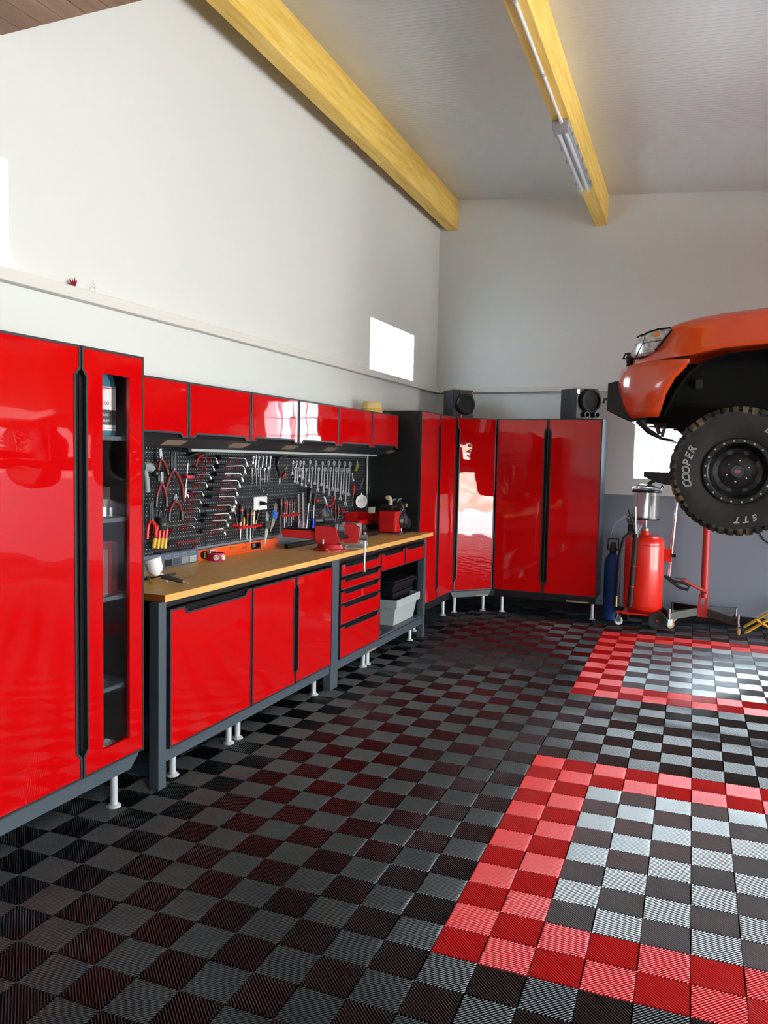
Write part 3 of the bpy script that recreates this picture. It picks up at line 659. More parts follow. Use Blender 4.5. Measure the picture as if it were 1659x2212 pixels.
pliers('side cutters with red and black grips under the pump pliers', T(376, 1067, .03), T(376, 1124, .03), .120, jaw='steel', jl=.22, w=.017)
pliers('crimping pliers with bright red handles beside the glazed cabinet', T(324, 1083, .03), T(324, 1162, .03), .074, c1='redpl', c2='redpl', jl=.5, w=.018)
# black pouch holding two cutters
pt = thing('tool_pouch', 'black fabric holder with two cutters in it, low on the left pegboard', 'holder', T(348, 1130))
c = T(349, 1131, .03); mb = MB(); mb.lathe([(.030, -.036), (.034, -.02), (.034, .02), (.030, .036)], c, (0, 0, 1), 18); mb.build('pouch', M['rubber'], pt, smooth=True)
mb = MB(); mb.lathe([(.0355, -.004), (.0355, .012)], c-np.array([0, 0, .008]), (0, 0, 1), 18); mb.build('strap', M['plastic'], pt)
pliers('cutters with red and yellow handles standing left in the black holder', T(344, 1102, .02), T(341, 1184, .045), .034, c1='redpl', c2='yellow', jl=.36, w=.011)
pliers('cutters with red and yellow handles standing right in the black holder', T(358, 1102, .02), T(357, 1184, .045), .032, c1='redpl', c2='yellow', jl=.36, w=.011)
# grey pistol tool and blue handled tool at the left edge
g = T(326, 1020, .03); t = thing('heat_gun', 'grey pistol-shaped tool with black round cap at the left pegboard edge', 'power tool', g)
mb = MB(); mb.tube([g+(0, -.07, .03), g+(0, -.01, .028), g+(0, .012, .012), g+(0, .012, -.005)], .02, 14, rs=[.026, .026, .02, .016]); mb.build('housing', M['grey'], t, smooth=True)
mb = MB(); mb.tube([g+(0, -.05, .01), g+(0, -.035, -.05), g+(0, -.03, -.11)], .016, 12); mb.build('handle', M['grey'], t, smooth=True)
mb = MB(); mb.sphere(g+(.012, .022, -.006), .025); mb.build('cap', M['plastic'], t, smooth=True)
A = T(316, 992, .01); B = T(332, 1014, .01); t = thing('brush', 'small tool with a bright blue curved handle in the pegboard corner', 'hand tool', A)
mb = MB(); mb.tube([A, A+(B-A)*.4], .0035, 8); mb.build('ferrule', M['brass'], t, smooth=True)
mb = MB(); mb.tube([A+(B-A)*.4, A+(B-A)*.7+(0, .004, .004), B], .0055, 8, rs=[.004, .006, .0045]); mb.build('handle', M['blue'], t, smooth=True)
# rivet gun + red lever
A, B = T(404, 988, .03), T(440, 972, .03); t = thing('rivet_gun', 'black riveting tool with a red lever at the top of the pegboard', 'hand tool', A)
mb = MB(); mb.tube([A, A+(B-A)*.3, A+(B-A)*.45, B+(0, .03, 0)], .014, 12, rs=[.004, .006, .016, .022]); mb.build('body', M['plastic'], t, smooth=True)
mb = MB(); a, b, c, d = T(437, 984, .03), T(431, 986, .03), T(426, 994, .03), T(423, 1008, .03); mb.tube([a, b, c, d], .006, 8, rs=[.008, .006, .006, .005]); mb.build('lever', M['redpl'], t, smooth=True)
# chrome extension bar in a red magnetic clip
A, B = T(406, 1000, .02), T(399, 1078, .02); t = thing('extension_bar', 'slim chrome socket extension bar held in a red clip', 'hand tool', A)
mb = MB(); mb.tube([A, A+(B-A)*.12, A+(B-A)*.68, A+(B-A)*.70, A+(B-A)*.95, B], .003, 10, rs=[.003, .0038, .0038, .008, .0105, .007]); mb.build('shaft', M['chrome'], t, smooth=True)
a = T(402, 1030); mb = MB(); mb.box(XP, XP+.045, a[1]-.032, a[1]+.030, a[2]-.008, a[2]+.008); o = mb.build('tool_clip', M['redpl'], None, bevel=.002); tag(o, 'red box-shaped clip holding the chrome extension bar', 'clip')
A, B = T(405, 1068, .02), T(407, 1078, .02); mb = MB(); mb.tube([A, A+(B-A)*.5, B], .005, 10, rs=[.004, .007, .006]); tag(mb.build('socket_bit', M['chrome'], None, smooth=True), 'small chrome socket bit right of the extension bar', 'socket')
# red file on hooks
A, B = T(362, 1174, .02), T(431, 1167, .02); t = thing('file', 'thin file with red body and black handle on two low hooks', 'file', A)
mb = MB(); mb.tube([A, A+(B-A)*.27], .0095, 10, rs=[.010, .007]); mb.build('handle', M['plastic'], t, smooth=True)
f = A+(B-A)*.25; mb = MB(); mb.obox((f+B)/2, (B-f)/span(f, B), (1, 0, 0), np.cross((B-f)/np.linalg.norm(B-f), (1, 0, 0)), span(f, B)/2, .003, .006); mb.build('blade', M['darkred'], t)
for px, sd in ((388, 'left'), (420, 'right')): h = T(px, 1177); hook('red hook, %s one under the red file' % sd, (XP, h[1], h[2]))
for px, py, sd in ((371, 1143, 'upper'), (367, 1148, 'lower')): h = T(px, py); hook('red empty hook, %s of the pair right of the black holder' % sd, (XP, h[1], h[2]))
# silver long screwdriver leaning in front of the large angled wrenches
def driver(label, A, B, hfrac=.42, hc='plastic', cap='redpl', r=.0125, group=None, sc='steel', ring=True, name='screwdriver', cat='screwdriver'):
    t = thing(name, label, cat, A, group); V = B-A; L = np.linalg.norm(V); rsh = r*.20; r = r*1.3
    mb = MB(); q = [A, A+V*hfrac*.12, A+V*hfrac*.45, A+V*hfrac*.8, A+V*hfrac]; mb.tube(q, r, 12, rs=[r*.75, r, r*.92, r*.72, r*.85]); h = mb.build('handle', M[hc], t, smooth=True)
    if ring:
        mb = MB(); mb.tube([A-V/L*.001, A+V*hfrac*.10], r*.8, 12, rs=[r*.6, r*.9]); mb.build('cap', M[cap], h, smooth=True)
        mb = MB(); mb.tube([A+V*hfrac*.30, A+V*hfrac*.36], r*1.04, 12); mb.build('band', M['redpl'], h, smooth=True)
    mb = MB(); mb.tube([A+V*hfrac*.98, A+V*.95, B], r*.27, 8, rs=[rsh*1.15, rsh*1.1, rsh*.8]); mb.build('shaft', M[sc], t, smooth=True)
    return t
driver('slim all-metal screwdriver leaning left of the first red rack', T(505, 1090, .03), T(514, 1139, .03), .38, hc='chrome', r=.0075, ring=False)
def rack(label, x0, y0, x1, y1, h, deep=.05):
    A, B = T(x0, y0), T(x1, y1); t = thing('tool_rack', label, 'rack', A); z = (A[2]+B[2])/2
    mb = MB(); mb.box(XP, XP+.004, A[1], B[1], z-h*.4, z+h*.6); mb.build('back_plate', M['redpl'], t, bevel=.001)
    mb = MB(); mb.box(XP+.004, XP+deep, A[1], B[1], z-.003, z+.001); mb.build('shelf', M['redpl'], t)
    mb = MB(); mb.box(XP+deep-.004, XP+deep, A[1], B[1], z-h*.55, z+.003); mb.build('front_lip', M['redpl'], t, bevel=.001)
rack('red plastic screwdriver rack left of the white wall socket', 506, 1137, 556, 1132, .030)
S1 = [((521, 1089), (519, 1166), 'plastic', 'yellow', .0150, 'black screwdriver with yellow end cap in the first red rack'), ((533, 1101), (533, 1165), 'plastic', 'redpl', .0115, 'black screwdriver with red cap, second in the first red rack'),
      ((542, 1098), (540, 1174), 'plastic', 'redpl', .0140, 'black screwdriver with red cap, longest in the first red rack'), ((548, 1104), (546, 1160), 'brass', 'brass', .0085, 'thin bronze-handled screwdriver in the first red rack'), ((558, 1102), (550, 1146), 'plastic', 'redpl', .0095, 'short tilted black screwdriver at the right end of the first rack')]
for a, b, c, k, r, l in S1: driver(l, T(*a, .03), T(*b, .03), .5, hc=c, cap=k, r=r, group='screwdrivers in the first red rack')
A, B = T(527, 1118, .035), T(526, 1138, .035); mb = MB(); mb.tube([A, A+(B-A)*.5, B], .008, 10, rs=[.007, .009, .006]); tag(mb.build('bit_holder', M['yellow'], None, smooth=True), 'stubby bright yellow screwdriver handle in the first red rack', 'screwdriver')
rack('red plastic screwdriver rack right of the white wall socket', 600, 1112, 637, 1108, .034)
S2 = [((606, 1076), (607, 1169), .0135, 'redpl', 'leftmost and longest'), ((614, 1076), (614, 1153), .0125, 'redpl', 'second from the left'), ((619, 1081), (618, 1128), .0095, 'redpl', 'third from the left, all red'), ((625, 1080), (624, 1136), .0095, 'blue', 'with a blue cap'), ((630, 1079), (629, 1136), .009, 'yellow', 'with a yellow cap'), ((635, 1080), (634, 1124), .0085, 'redpl', 'rightmost and shortest')]
for k, (a, b, r, c, l) in enumerate(S2): driver('black-handled screwdriver in the second red rack, '+l, T(*a, .03), T(*b, .03), .40 if k < 2 else .55, hc='redpl' if k == 2 else 'plastic', cap=c, r=r, group='screwdrivers in the second red rack')
# wall socket with plug and cable
c = T(562, 1087); t = thing('wall_socket', 'square white mains socket with a black plug, on the pegboard', 'wall socket', (XP, c[1], c[2]))
a, b = PX(546, 1075, XP), PX(574, 1100, XP); mb = MB(); mb.box(XP, XP+.012, a[1], b[1], b[2], a[2]+.004); mb.build('cover_plate', M['white'], t, bevel=.003)
mb = MB(); mb.cyl((XP+.0121, c[1]-.004, c[2]), (XP+.014, c[1]-.004, c[2]), .024, n=20); mb.build('outlet', mat('outlet_grey', (.55, .56, .57), .5), t)
mb = MB(); mb.tube([(XP+.013, c[1], c[2]), (XP+.04, c[1]+.005, c[2]), (XP+.045, c[1]+.03, c[2]-.005)], .013, 10, rs=[.016, .013, .008]); tag(mb.build('plug', M['plastic'], None, smooth=True), 'black mains plug pushed into the white socket', 'plug')
P0 = np.array([XP+.045, c[1]+.03, c[2]-.005]); mb = MB(); mb.tube([P0, P0+(.0, .03, .02), P0+(-.02, .055, .10), P0+(-.03, .06, .25), P0+(-.035, .045, .34)], .003, 6); tag(mb.build('cable', M['plastic'], None, smooth=True), 'thin black cable rising from the mains plug', 'cable')
# hex key sets
def hexset(label, A, B, hc, n, col, fan, keyc='key'):
    t = thing('hex_key_set', label, 'hex keys', A); V = B-A; f = inplane(A, tilt(A, B)); L = span(A, B)
    for k in range(n):
        a = (k-(n-1)/2)*fan; l = L*(1-.07*k)
        mb = MB(); b0 = .010+.005*(n-k); mb.tube([f(a+.022, b0-.004, .012), f(a+.004, b0, .012), f(a, b0-.006, .012), f(a, -l, .012)], .0019, 6); mb.build('key', M[keyc], t, smooth=True)
    mb = MB(); w = n*fan/2+.006; mb.prism([(-w, -L*.10), (w, -L*.10), (w, -L*.38), (-w, -L*.38)][::-1], f, .004, .020); mb.build('holder', M[col], t, bevel=.002)
hexset('long ball-end hex keys in a dark green holder, reaching down over the level', T(574, 1119, .035), T(571, 1180, .035), None, 7, 'dgreen', .0055)
hexset('fanned hex keys in a blue holder', T(592, 1099, .035), T(583, 1152, .035), None, 7, 'blue', .006)
c = T(573, 1135); mb = MB(); mb.box(XP, XP+.05, c[1]-.035, c[1]+.035, c[2]-.008, c[2]+.008); tag(mb.build('tool_clip', M['redpl'], None, bevel=.002), 'red clip holding the green hex key holder', 'clip')
# trigger tool (air blow gun) with brass rod
A = T(601, 988, .03); t = thing('trigger_tool', 'black trigger tool with a forked tip hanging beside the flex-head wrenches', 'hand tool', A)
mb = MB(); mb.tube([T(618, 989, .03), T(608, 986, .03), T(600, 990, .03), T(598, 1005, .03), T(602, 1018, .03), T(604, 1032, .03)], .013, 10, rs=[.006, .012, .018, .016, .012, .009]); mb.build('body', M['plastic'], t, smooth=True)
for d in (-2, 2):
    mb = MB(); mb.tube([T(604, 1030, .03), T(605+d, 1045, .03)], .003, 8, rs=[.005, .002]); mb.build('tip', M['steel'], t, smooth=True)
A, B = T(619, 1005, .02), T(610, 1036, .02); t = thing('brass_rod', 'slanted brass and black tool in a red clip, right of the trigger tool', 'hand tool', A)
mb = MB(); mb.tube([A, A+(B-A)*.3], .006, 8); mb.build('tip', M['brass'], t, smooth=True)
mb = MB(); mb.tube([A+(B-A)*.3, A+(B-A)*.7], .005, 8); mb.build('sleeve', M['plastic'], t, smooth=True)
mb = MB(); mb.tube([A+(B-A)*.7, B], .004, 8); mb.build('shaft', M['brass'], t, smooth=True)
c = T(612, 1026); mb = MB(); mb.box(XP, XP+.03, c[1]-.012, c[1]+.012, c[2]-.012, c[2]+.012); tag(mb.build('tool_clip', M['redpl'], None, bevel=.002), 'red clip holding the slanted brass tool', 'clip')
A, B = T(622, 986), T(650, 990); mb = MB(); mb.tube([A+(.01, 0, 0), (A+B)/2+(.01, 0, .003), B+(.01, 0, 0)], .006, 8); tag(mb.build('rail', M['plastic'], None, smooth=True), 'black horizontal rod above the slanted brass tool', 'rod')
A = T(529, 975, .02); t = thing('hook_bracket', 'small dark red and black bracket at the top of the pegboard', 'bracket', A)
mb = MB(); mb.tube([T(524, 975, .02), T(545, 978, .03)], .004, 8); mb.build('arm', M['plastic'], t, smooth=True)
mb = MB(); mb.tube([T(534, 976, .02), T(537, 984, .02)], .004, 8); mb.build('stem', M['darkred'], t, smooth=True)
# adjustable wrenches
for A, B, l in ((T(643, 1066, .02), T(646, 1149, .02), 'left'), (T(653, 1064, .03), T(655, 1158, .03), 'right')):
    L = span(A, B); f = inplane(A, tilt(A, B)); t = thing('adjustable_wrench', 'large adjustable wrench hanging jaws down, the %s of two' % l, 'wrench', A, 'adjustable wrenches')
    mb = MB(); mb.ring([(-.012, -.006), (-.006, 0), (.006, 0), (.012, -.006), (.014, -L*.66), (-.014, -L*.66)][::-1], [(-.006, -.014), (-.003, -.010), (.003, -.010), (.006, -.014), (.007, -.045), (-.007, -.045)][::-1], f, .002, .009) if False else mb.prism([(-.011, -.006), (-.006, 0), (.006, 0), (.011, -.006), (.014, -L*.70), (-.014, -L*.70)][::-1], f, .002, .009)
    mb.build('handle', M['steel'], t, bevel=.0015)
    mb = MB(); mb.prism([(-.014, -L*.68), (.014, -L*.68), (.026, -L*.78), (.028, -L*.86), (.010, -L*.84), (.002, -L*.87), (.004, -L), (-.014, -L*.97), (-.024, -L*.84)][::-1], f, 0, .012); mb.build('head', M['steel'], t, bevel=.0015)
    mb = MB(); mb.prism([(.012, -L*.845), (.028, -L*.87), (.024, -L*.98), (.014, -L*.96)][::-1], f, .001, .011); mb.build('moving_jaw', M['steel'], t, bevel=.001)
    mb = MB(); mb.cyl(f(.006, -L*.78, .007), f(.020, -L*.79, .007), .006, n=12); mb.build('knurl', M['dsteel'], t, smooth=True)
# two long drivers in red clips
driver('large long screwdriver with a fat dark grip in a red clip, slightly tilted', T(670, 1054, .04), T(661, 1150, .04), .34, r=.019, ring=False)
driver('long screwdriver with a thin dark grip in a red clip', T(679, 1066, .04), T(677, 1128, .04), .40, r=.014, ring=False)
for px, l in ((669, 'fat'), (679, 'thin')): c = T(px, 1081); mb = MB(); mb.box(XP, XP+.045, c[1]-.020, c[1]+.020, c[2]-.012, c[2]+.010); tag(mb.build('tool_clip', M['redpl'], None, bevel=.002), 'red clip around the %s-handled long screwdriver' % l, 'clip')
A = T(672, 1105, .03); mb = MB(); mb.tube([A, A+(0, 0, -.055)], .011, 12); tag(mb.build('driver_grip', M['plastic'], None, smooth=True), 'short dark grip standing between the two long screwdrivers', 'hand tool')
# blue torch hanging upright
A, B = T(676, 1121, .045), T(673, 1154, .045); t = thing('torch', 'shiny metallic blue tube torch at the foot of the pegboard', 'torch', A)
mb = MB(); mb.tube([A, B], .0175, 16); mb.build('tube', M['navy'], t, smooth=True)
mb = MB(); mb.tube([A+(0, 0, .006), A], .0185, 16); mb.build('bezel', M['navy'], t, smooth=True)
# clear bag with pipettes
c = T(703, 1112, .06); t = thing('plastic_bag', 'crumpled clear plastic bag hanging behind the vise', 'bag', c)
mb = MB(); P = [(692, 1104), (700, 1096), (709, 1104), (716, 1122), (706, 1130), (697, 1134), (690, 1118)]
rnd = random.Random(5); vs = []; ctr = T(702, 1115, .085)
ringp = [T(a, b, .05) for a, b in P]; n = len(ringp)
for p in ringp: vs.append(p)
for p in ringp: vs.append((p+ctr)/2+np.array([rnd.uniform(-.006, .014), rnd.uniform(-.008, .008), rnd.uniform(-.008, .008)]))
vs.append(ctr)
for p in ringp: vs.append((p+ctr)/2+np.array([-.03+rnd.uniform(-.004, .004), 0, 0]))
vs.append(ctr+(-.055, 0, 0))
fs = [(i, (i+1) % n, n+(i+1) % n, n+i) for i in range(n)]+[(n+i, n+(i+1) % n, 2*n) for i in range(n)]+[((i+1) % n, i, 2*n+1+i, 2*n+1+(i+1) % n) for i in range(n)]+[(2*n+1+(i+1) % n, 2*n+1+i, 3*n+1) for i in range(n)]
mb.add(vs, fs); mb.build('film', M['clear'], t)
mb = MB(); mb.tube([T(700, 1097, .05), T(704, 1088, .04), T(703, 1082, .03)], .005, 8); mb.build('tie', M['redpl'], t, smooth=True)
A, B = T(700, 1072, .06), T(712, 1107, .06); t = thing('marker_pen', 'slim pen with white upper half and bright blue lower half', 'pen', A)
mb = MB(); mb.tube([A, A+(B-A)*.1, A+(B-A)*.5], .006, 10, rs=[.0015, .007, .006]); mb.build('barrel', M['white'], t, smooth=True)
mb = MB(); mb.tube([A+(B-A)*.5, B], .0055, 10); mb.build('cap', M['blue'], t, smooth=True)
A = T(690, 1131, .04); mb = MB(); mb.sphere(A, .024); tag(mb.build('ball_knob', M['steel'], None, smooth=True), 'steel ball knob hanging below the clear bag', 'knob')
mb = MB(); mb.tube([T(686, 1088, .05), T(698, 1085, .05), T(712, 1090, .05)], .006, 8); tag(mb.build('hose_piece', M['dsteel'], None, smooth=True), 'dark rod lying across behind the clear bag', 'rod')
# red bar with hook
mb = MB(); mb.tube([T(722, 1072, .05), T(720, 1085, .05), T(716, 1093, .05), T(708, 1094, .05)], .009, 8); tag(mb.build('red_handle', M['redpl'], None, smooth=True), 'curved bright red handle right of the pen', 'handle')
for k, (x, a, b) in enumerate(((715, 1096, 1126), (724, 1088, 1130), (730, 1089, 1127), (737, 1094, 1120))): driver('small precision screwdriver with a red collar, %s of four behind the vise' % ORD[k], T(x, a, .04), T(x+(k == 3)*2, b, .04), .75, r=.0085, group='small screwdrivers behind the vise')
rack('narrow red rack holding the four small screwdrivers behind the vise', 712, 1106, 741, 1104, .014)
# right end: brush, snips, rods, funnel
A = T(770, 996, .02); t = thing('brush', 'olive green tool with a pale loop handle, top right of the pegboard', 'hand tool', A)
mb = MB(); mb.tube([T(772, 994, .02), T(771, 1004, .02), T(768, 1018, .02)], .011, 10, rs=[.004, .008, .016]); mb.build('head', M['green'], t, smooth=True)
mb = MB(); mb.tube([T(771, 996, .03), T(774, 1006, .03), T(775, 1012, .03)], .004, 8); mb.build('handle', M['beige'], t, smooth=True)
for a, b, l, mk in (((760, 1022), (762, 1040), 'short bright caliper-like tool under the olive tool', 'steel'), ((786, 1030), (777, 1055), 'slim steel snips hanging right of the red tool', 'steel'), ((761, 1073), (762, 1083), 'tiny bright tool left of the white funnel', 'chrome')):
    A, B = T(*a, .02), T(*b, .02); t = thing('snips', l, 'hand tool', A); f = inplane(A, tilt(A, B)); L = span(A, B)
    for s in (-1, 1):
        mb = MB(); mb.tube([f(s*.001, 0, .005), f(s*.008, -L*.45, .005), f(s*.010, -L, .005)], .003, 8); mb.build('blade', M[mk], t, smooth=True)
driver('red-handled slim tool hanging left of the white funnel', T(765, 1049, .03), T(761, 1093, .03), .4, hc='redpl', r=.009, ring=False)
A = T(763, 1037, .03); mb = MB(); mb.sphere(A, .012); tag(mb.build('gauge', M['steel'], None, smooth=True), 'small round steel gauge below the olive tool', 'gauge')
A, B = T(791, 990, .02), T(790, 1066, .02); mb = MB(); mb.tube([A, B], .009, 10); tag(mb.build('pry_bar', M['plastic'], None, smooth=True), 'long dark pry bar at the right end of the pegboard', 'bar')
A, B = T(798, 1052, .02), T(799, 1066, .02); mb = MB(); mb.tube([A, A+(B-A)*.3, B], .004, 10, rs=[.007, .005, .003]); tag(mb.build('bright_bit', M['chrome'], None, smooth=True), 'short bright bit right of the long pry bar', 'bit')
c = PX(779, 1083, XP+.05); fax = np.array([.80, -.60, 0]); c = c-fax*.062; t = thing('funnel', 'white funnel hanging mouth outwards near the small engine', 'funnel', c)
mb = MB(); mb.lathe([(.008, -.0), (.010, .02), (.044, .055), (.056, .075), (.058, .078), (.054, .078), (.042, .058), (.008, .024), (.006, 0)], c, fax, 28, closed=True); mb.build('cone', M['white'], t, smooth=True)
mb = MB(); q = c+fax*.074+(0, 0, .062); mb.box(q[0], q[0]+.004, q[1]-.008, q[1]+.008, q[2]-.006, q[2]+.012); mb.build('hang_tab', M['white'], t)
# red storage bins
def bin_(label, px0, px1, py0, py1, dep):
    a, b = PX(px0, py0, XP+dep*.5), PX(px1, py1, XP+dep*.5); y0, y1, zt_, zb_ = a[1], min(b[1], 4.322), a[2], b[2]; t = .003
    mb = MB(); o = []
    prof = [(XP+.004, zt_), (XP+.004, zb_), (XP+dep, zb_), (XP+dep+.015, zb_+(zt_-zb_)*.45), (XP+dep*.8, zt_)]
    for yy in (y0, y1-t): mb.prism(prof, lambda a, b, d: (a, d, b), yy, yy+t)
    mb.box(XP+.004, XP+.007, y0, y1, zb_, zt_); mb.box(XP+.004, XP+dep, y0, y1, zb_, zb_+t)
    mb.prism([(XP+dep, zb_), (XP+dep+.015, zb_+(zt_-zb_)*.45), (XP+dep+.012, zb_+(zt_-zb_)*.45), (XP+dep-.003, zb_)], lambda a, b, d: (a, d, b), y0, y1)
    return tag(mb.build('storage_bin', M['redpl'], None, fix=False), label, 'bin'), (y0, y1, zb_, zt_)
_, (yy0, yy1, zb0, zt0) = bin_('red open-front storage bin hooked to the pegboard, left one', 757, 785, 1109, 1131, .12)
bin_('red open-front storage bin hooked to the pegboard, next to the engine', 789, 821, 1108, 1127, .12)
c = PX(803, 1102, XP+.07); mb = MB(); mb.obox(c, (.3, .95, 0), (.9, -.3, .3), (0, .15, 1), .045, .0008, .028); tag(mb.build('card', M['cream'], None), 'pale paper card sticking out of the red bin', 'paper')

# ================================================================== ON THE WORKTOP
ZT = .918
# orange level leaning on the wall
t = thing('spirit_level', 'long bright orange spirit level leaning on the wall behind the worktop', 'spirit level', (-2.13, 2.2, ZT))
f = lambda a, b, d: (-2.125+d-b*.10, a, ZT+b)
mb = MB(); P = [(1.68, 0), (2.665, 0), (2.665, .066), (1.68, .066)]
for a0, a1 in ((1.68, 1.755), (1.80, 2.31), (2.42, 2.665)): mb.prism([(a0, .004), (a1, .004), (a1, .062), (a0, .062)], f, .002, .014)
mb.prism([(1.68, 0), (2.665, 0), (2.665, .012), (1.68, .012)], f, 0, .022); mb.prism([(1.68, .056), (2.665, .056), (2.665, .066), (1.68, .066)], f, 0, .022)
mb.build('body', M['levelor'], t, fix=False)
mb = MB()
for a0, a1 in ((2.31, 2.42),): mb.ring([(a0, .012), (a1, .012), (a1, .056), (a0, .056)], [(a0+.008, .019), (a1-.008, .019), (a1-.008, .049), (a0+.008, .049)], f, 0, .019)
mb.build('grip_frame', M['plastic'], t)
mb = MB(); c = f(1.755, .034, .012); mb.cyl(np.array(c)-(.010, 0, 0), np.array(c)+(.014, 0, 0), .026, n=20); v = mb.build('end_vial', M['plastic'], t, smooth=True)
mb = MB(); mb.cyl(np.array(c)+(.0145, 0, -.018), np.array(c)+(.0145, 0, .018), .006, n=10); mb.build('bubble_tube', M['green'], v, smooth=True)
mb = MB(); c = f(2.08, .050, .014); mb.cyl(np.array(c)+(0, -.03, 0), np.array(c)+(0, .03, 0), .008, n=10); mb.build('centre_vial', M['green'], t, smooth=True)
mb = MB(); put_text(mb, 'BOST', .026, f(2.22, .034, .0145), (0, 1, 0), (0, 0, 1), (1, 0, 0), depth=.0003); mb.build('lettering', M['dsteel'], t, fix=False)
# grey organiser box
t = thing('bit_case', 'flat grey-blue case with small pictures on its front, behind the spray gun', 'case', (-2.1, 1.45, ZT))
f = lambda a, b, d: (-2.12+d, a, ZT+b)
mb = MB(); mb.box(-2.125, -2.095, 1.16, 1.68, ZT, ZT+.085); mb.build('case', mat('grey_blue_case', (.10, .13, .19), .3), t, bevel=.003)
for k, cc in enumerate(('black', 'charcoal', 'grey', 'lgrey')):
    mb = MB(); mb.box(-2.0949, -2.094, 1.36+k*.078, 1.425+k*.078, ZT+.008, ZT+.045); mb.build('picture', M[cc], t)
    mb = MB(); y = 1.36+k*.078; mb.ring([(y+.005, .052), (y+.05, .052), (y+.05, .070), (y+.005, .070)], [(y+.008, .055), (y+.047, .055), (y+.047, .067), (y+.008, .067)], f, .0251, .0258); mb.build('icon', M['grey'], t)
mb = MB(); mb.box(-2.13, -2.07, 1.30, 1.60, ZT+.085, ZT+.093); tag(mb.build('steel_ruler', M['dsteel'], None), 'dark flat ruler lying on the grey-blue case', 'ruler')
# crimson tool (tape dispenser)
c = np.array([-2.045, 1.80, ZT]); t = thing('round_holder', 'crimson round holder with two white badges, in front of the level', 'holder', c)
mb = MB(); mb.lathe([(.056, 0), (.054, .004), (.046, .045), (.040, .048), (.036, .045), (.048, .006)], c, (0, 0, 1), 24, closed=True); mb.build('bowl', M['pink'], t, smooth=True)
for a in (-60, -5):
    d = np.array([math.cos(math.radians(a)), math.sin(math.radians(a)), .0]); mb = MB(); mb.cyl(c+d*.050+(0, 0, .022), c+d*.0525+(0, 0, .0225), .017, n=18); b = mb.build('badge', M['cream'], t)
    mb = MB(); mb.ring(circ(0, 0, .011), circ(0, 0, .009), lambda p, q, h: tuple(c+d*(.0527+h)+np.array([-d[1], d[0], 0])*p+np.array([0, 0, q+.0225])), 0, .0005); mb.build('emblem', M['dsteel'], b)
mb = MB(); mb.tube([c+(-.02, -.045, .045), c+(-.03, -.03, .062), c+(-.03, .02, .062), c+(-.02, .03, .045)], .006, 8); tag(mb.build('wire_loop', M['lgrey'], None, smooth=True), 'grey bent wire loop in the crimson holder', 'wire')
# spray gun with white cup
c = PZ(336, 1252, ZT+.03); t = thing('spray_gun', 'chrome spray gun lying with its white cup up, next to the tall glazed cabinet', 'spray gun', c)
GA, GB = PZ(318, 1262, ZT), PZ(411, 1264, ZT); gn = np.array([GA[1]-GB[1], GB[0]-GA[0], 0])
def q(px, py): d = ray(px, py); return CAM+d*(np.dot(GA-CAM, gn)/np.dot(d, gn))
bot, top_ = q(339, 1243), q(328, 1206); ax = (top_-bot)/np.linalg.norm(top_-bot); H = np.linalg.norm(top_-bot); k = H/.096
mb = MB(); mb.lathe([(r*k, h*k) for r, h in [(.010, -.004), (.018, .005), (.027, .011), (.034, .018), (.039, .026), (.042, .036), (.0435, .050), (.0445, .075), (.047, .077), (.047, .090), (.043, .094), (.0, .096)]], bot, ax, 32); mb.build('cup', M['white'], t, smooth=True)
mb = MB(); mb.tube([q(306, 1255), q(313, 1253), q(320, 1252), q(328, 1250), q(342, 1246), q(354, 1243)], .015, 14, rs=[.010, .017, .017, .012, .016, .011]); mb.build('body', M['chrome'], t, smooth=True)
mb = MB(); mb.tube([q(321, 1252), q(326, 1250.5)], .0185, 16); mb.build('air_cap_ring', M['brass'], t, smooth=True)
mb = MB(); mb.tube([bot-ax*.014, bot+ax*.004], .013, 12); mb.build('cup_neck', M['chrome'], t, smooth=True)
mb = MB(); mb.tube([q(346, 1244), q(358, 1247), q(372, 1250), q(386, 1254), q(396, 1257)], .012, 12, rs=[.013, .014, .0115, .012, .009]); mb.build('handle', M['dsteel'], t, smooth=True)
mb = MB(); mb.tube([q(395, 1256.5), q(400, 1258), q(404, 1259.5), q(411, 1261.5)], .007, 10, rs=[.0095, .006, .0075, .0035]); mb.build('air_connector', M['chrome'], t, smooth=True)
mb = MB(); mb.tube([q(354, 1243), q(366, 1240.5), q(372, 1240), q(380, 1239)], .006, 10, rs=[.008, .006, .008, .0075]); mb.build('adjuster', M['steel'], t, smooth=True)
mb = MB(); mb.tube([q(352, 1247), q(356, 1254), q(361, 1256), q(360, 1252)], .004, 8); mb.build('trigger', M['steel'], t, smooth=True)
# ------------- vise
vo = np.array([-1.700, 2.675, ZT]); va_ = np.array([.945, .327, 0]); vb_ = np.array([-.327, .945, 0])
vise = thing('bench_vise', 'large red bench vise with steel handle bolted to the worktop edge', 'vise', vo)
vf = lambda a, b, d: tuple(vo+va_*a+vb_*d+np.array([0, 0, b]))       # a forward, b up, d sideways
mb = MB(); mb.lathe([(.115, 0), (.115, .010), (.092, .014), (.084, .042), (.070, .048), (0, .048)], vo, (0, 0, 1), 32)
for a in (45, 165, 285): mb.cyl(vo+(.105*math.cos(math.radians(a)), .105*math.sin(math.radians(a)), .0), vo+(.105*math.cos(math.radians(a)), .105*math.sin(math.radians(a)), .012), .028, n=16)
mb.build('swivel_base', M['visered'], vise, smooth=True)
mb = MB(); mb.prism([(-.085, .045), (.045, .045), (.075, .07), (.060, .10), (.052, .125), (.055, .150), (.03, .168), (-.095, .170), (-.105, .15), (-.10, .08)], vf, -.052, .052); mb.build('rear_body', M['visered'], vise, bevel=.004)
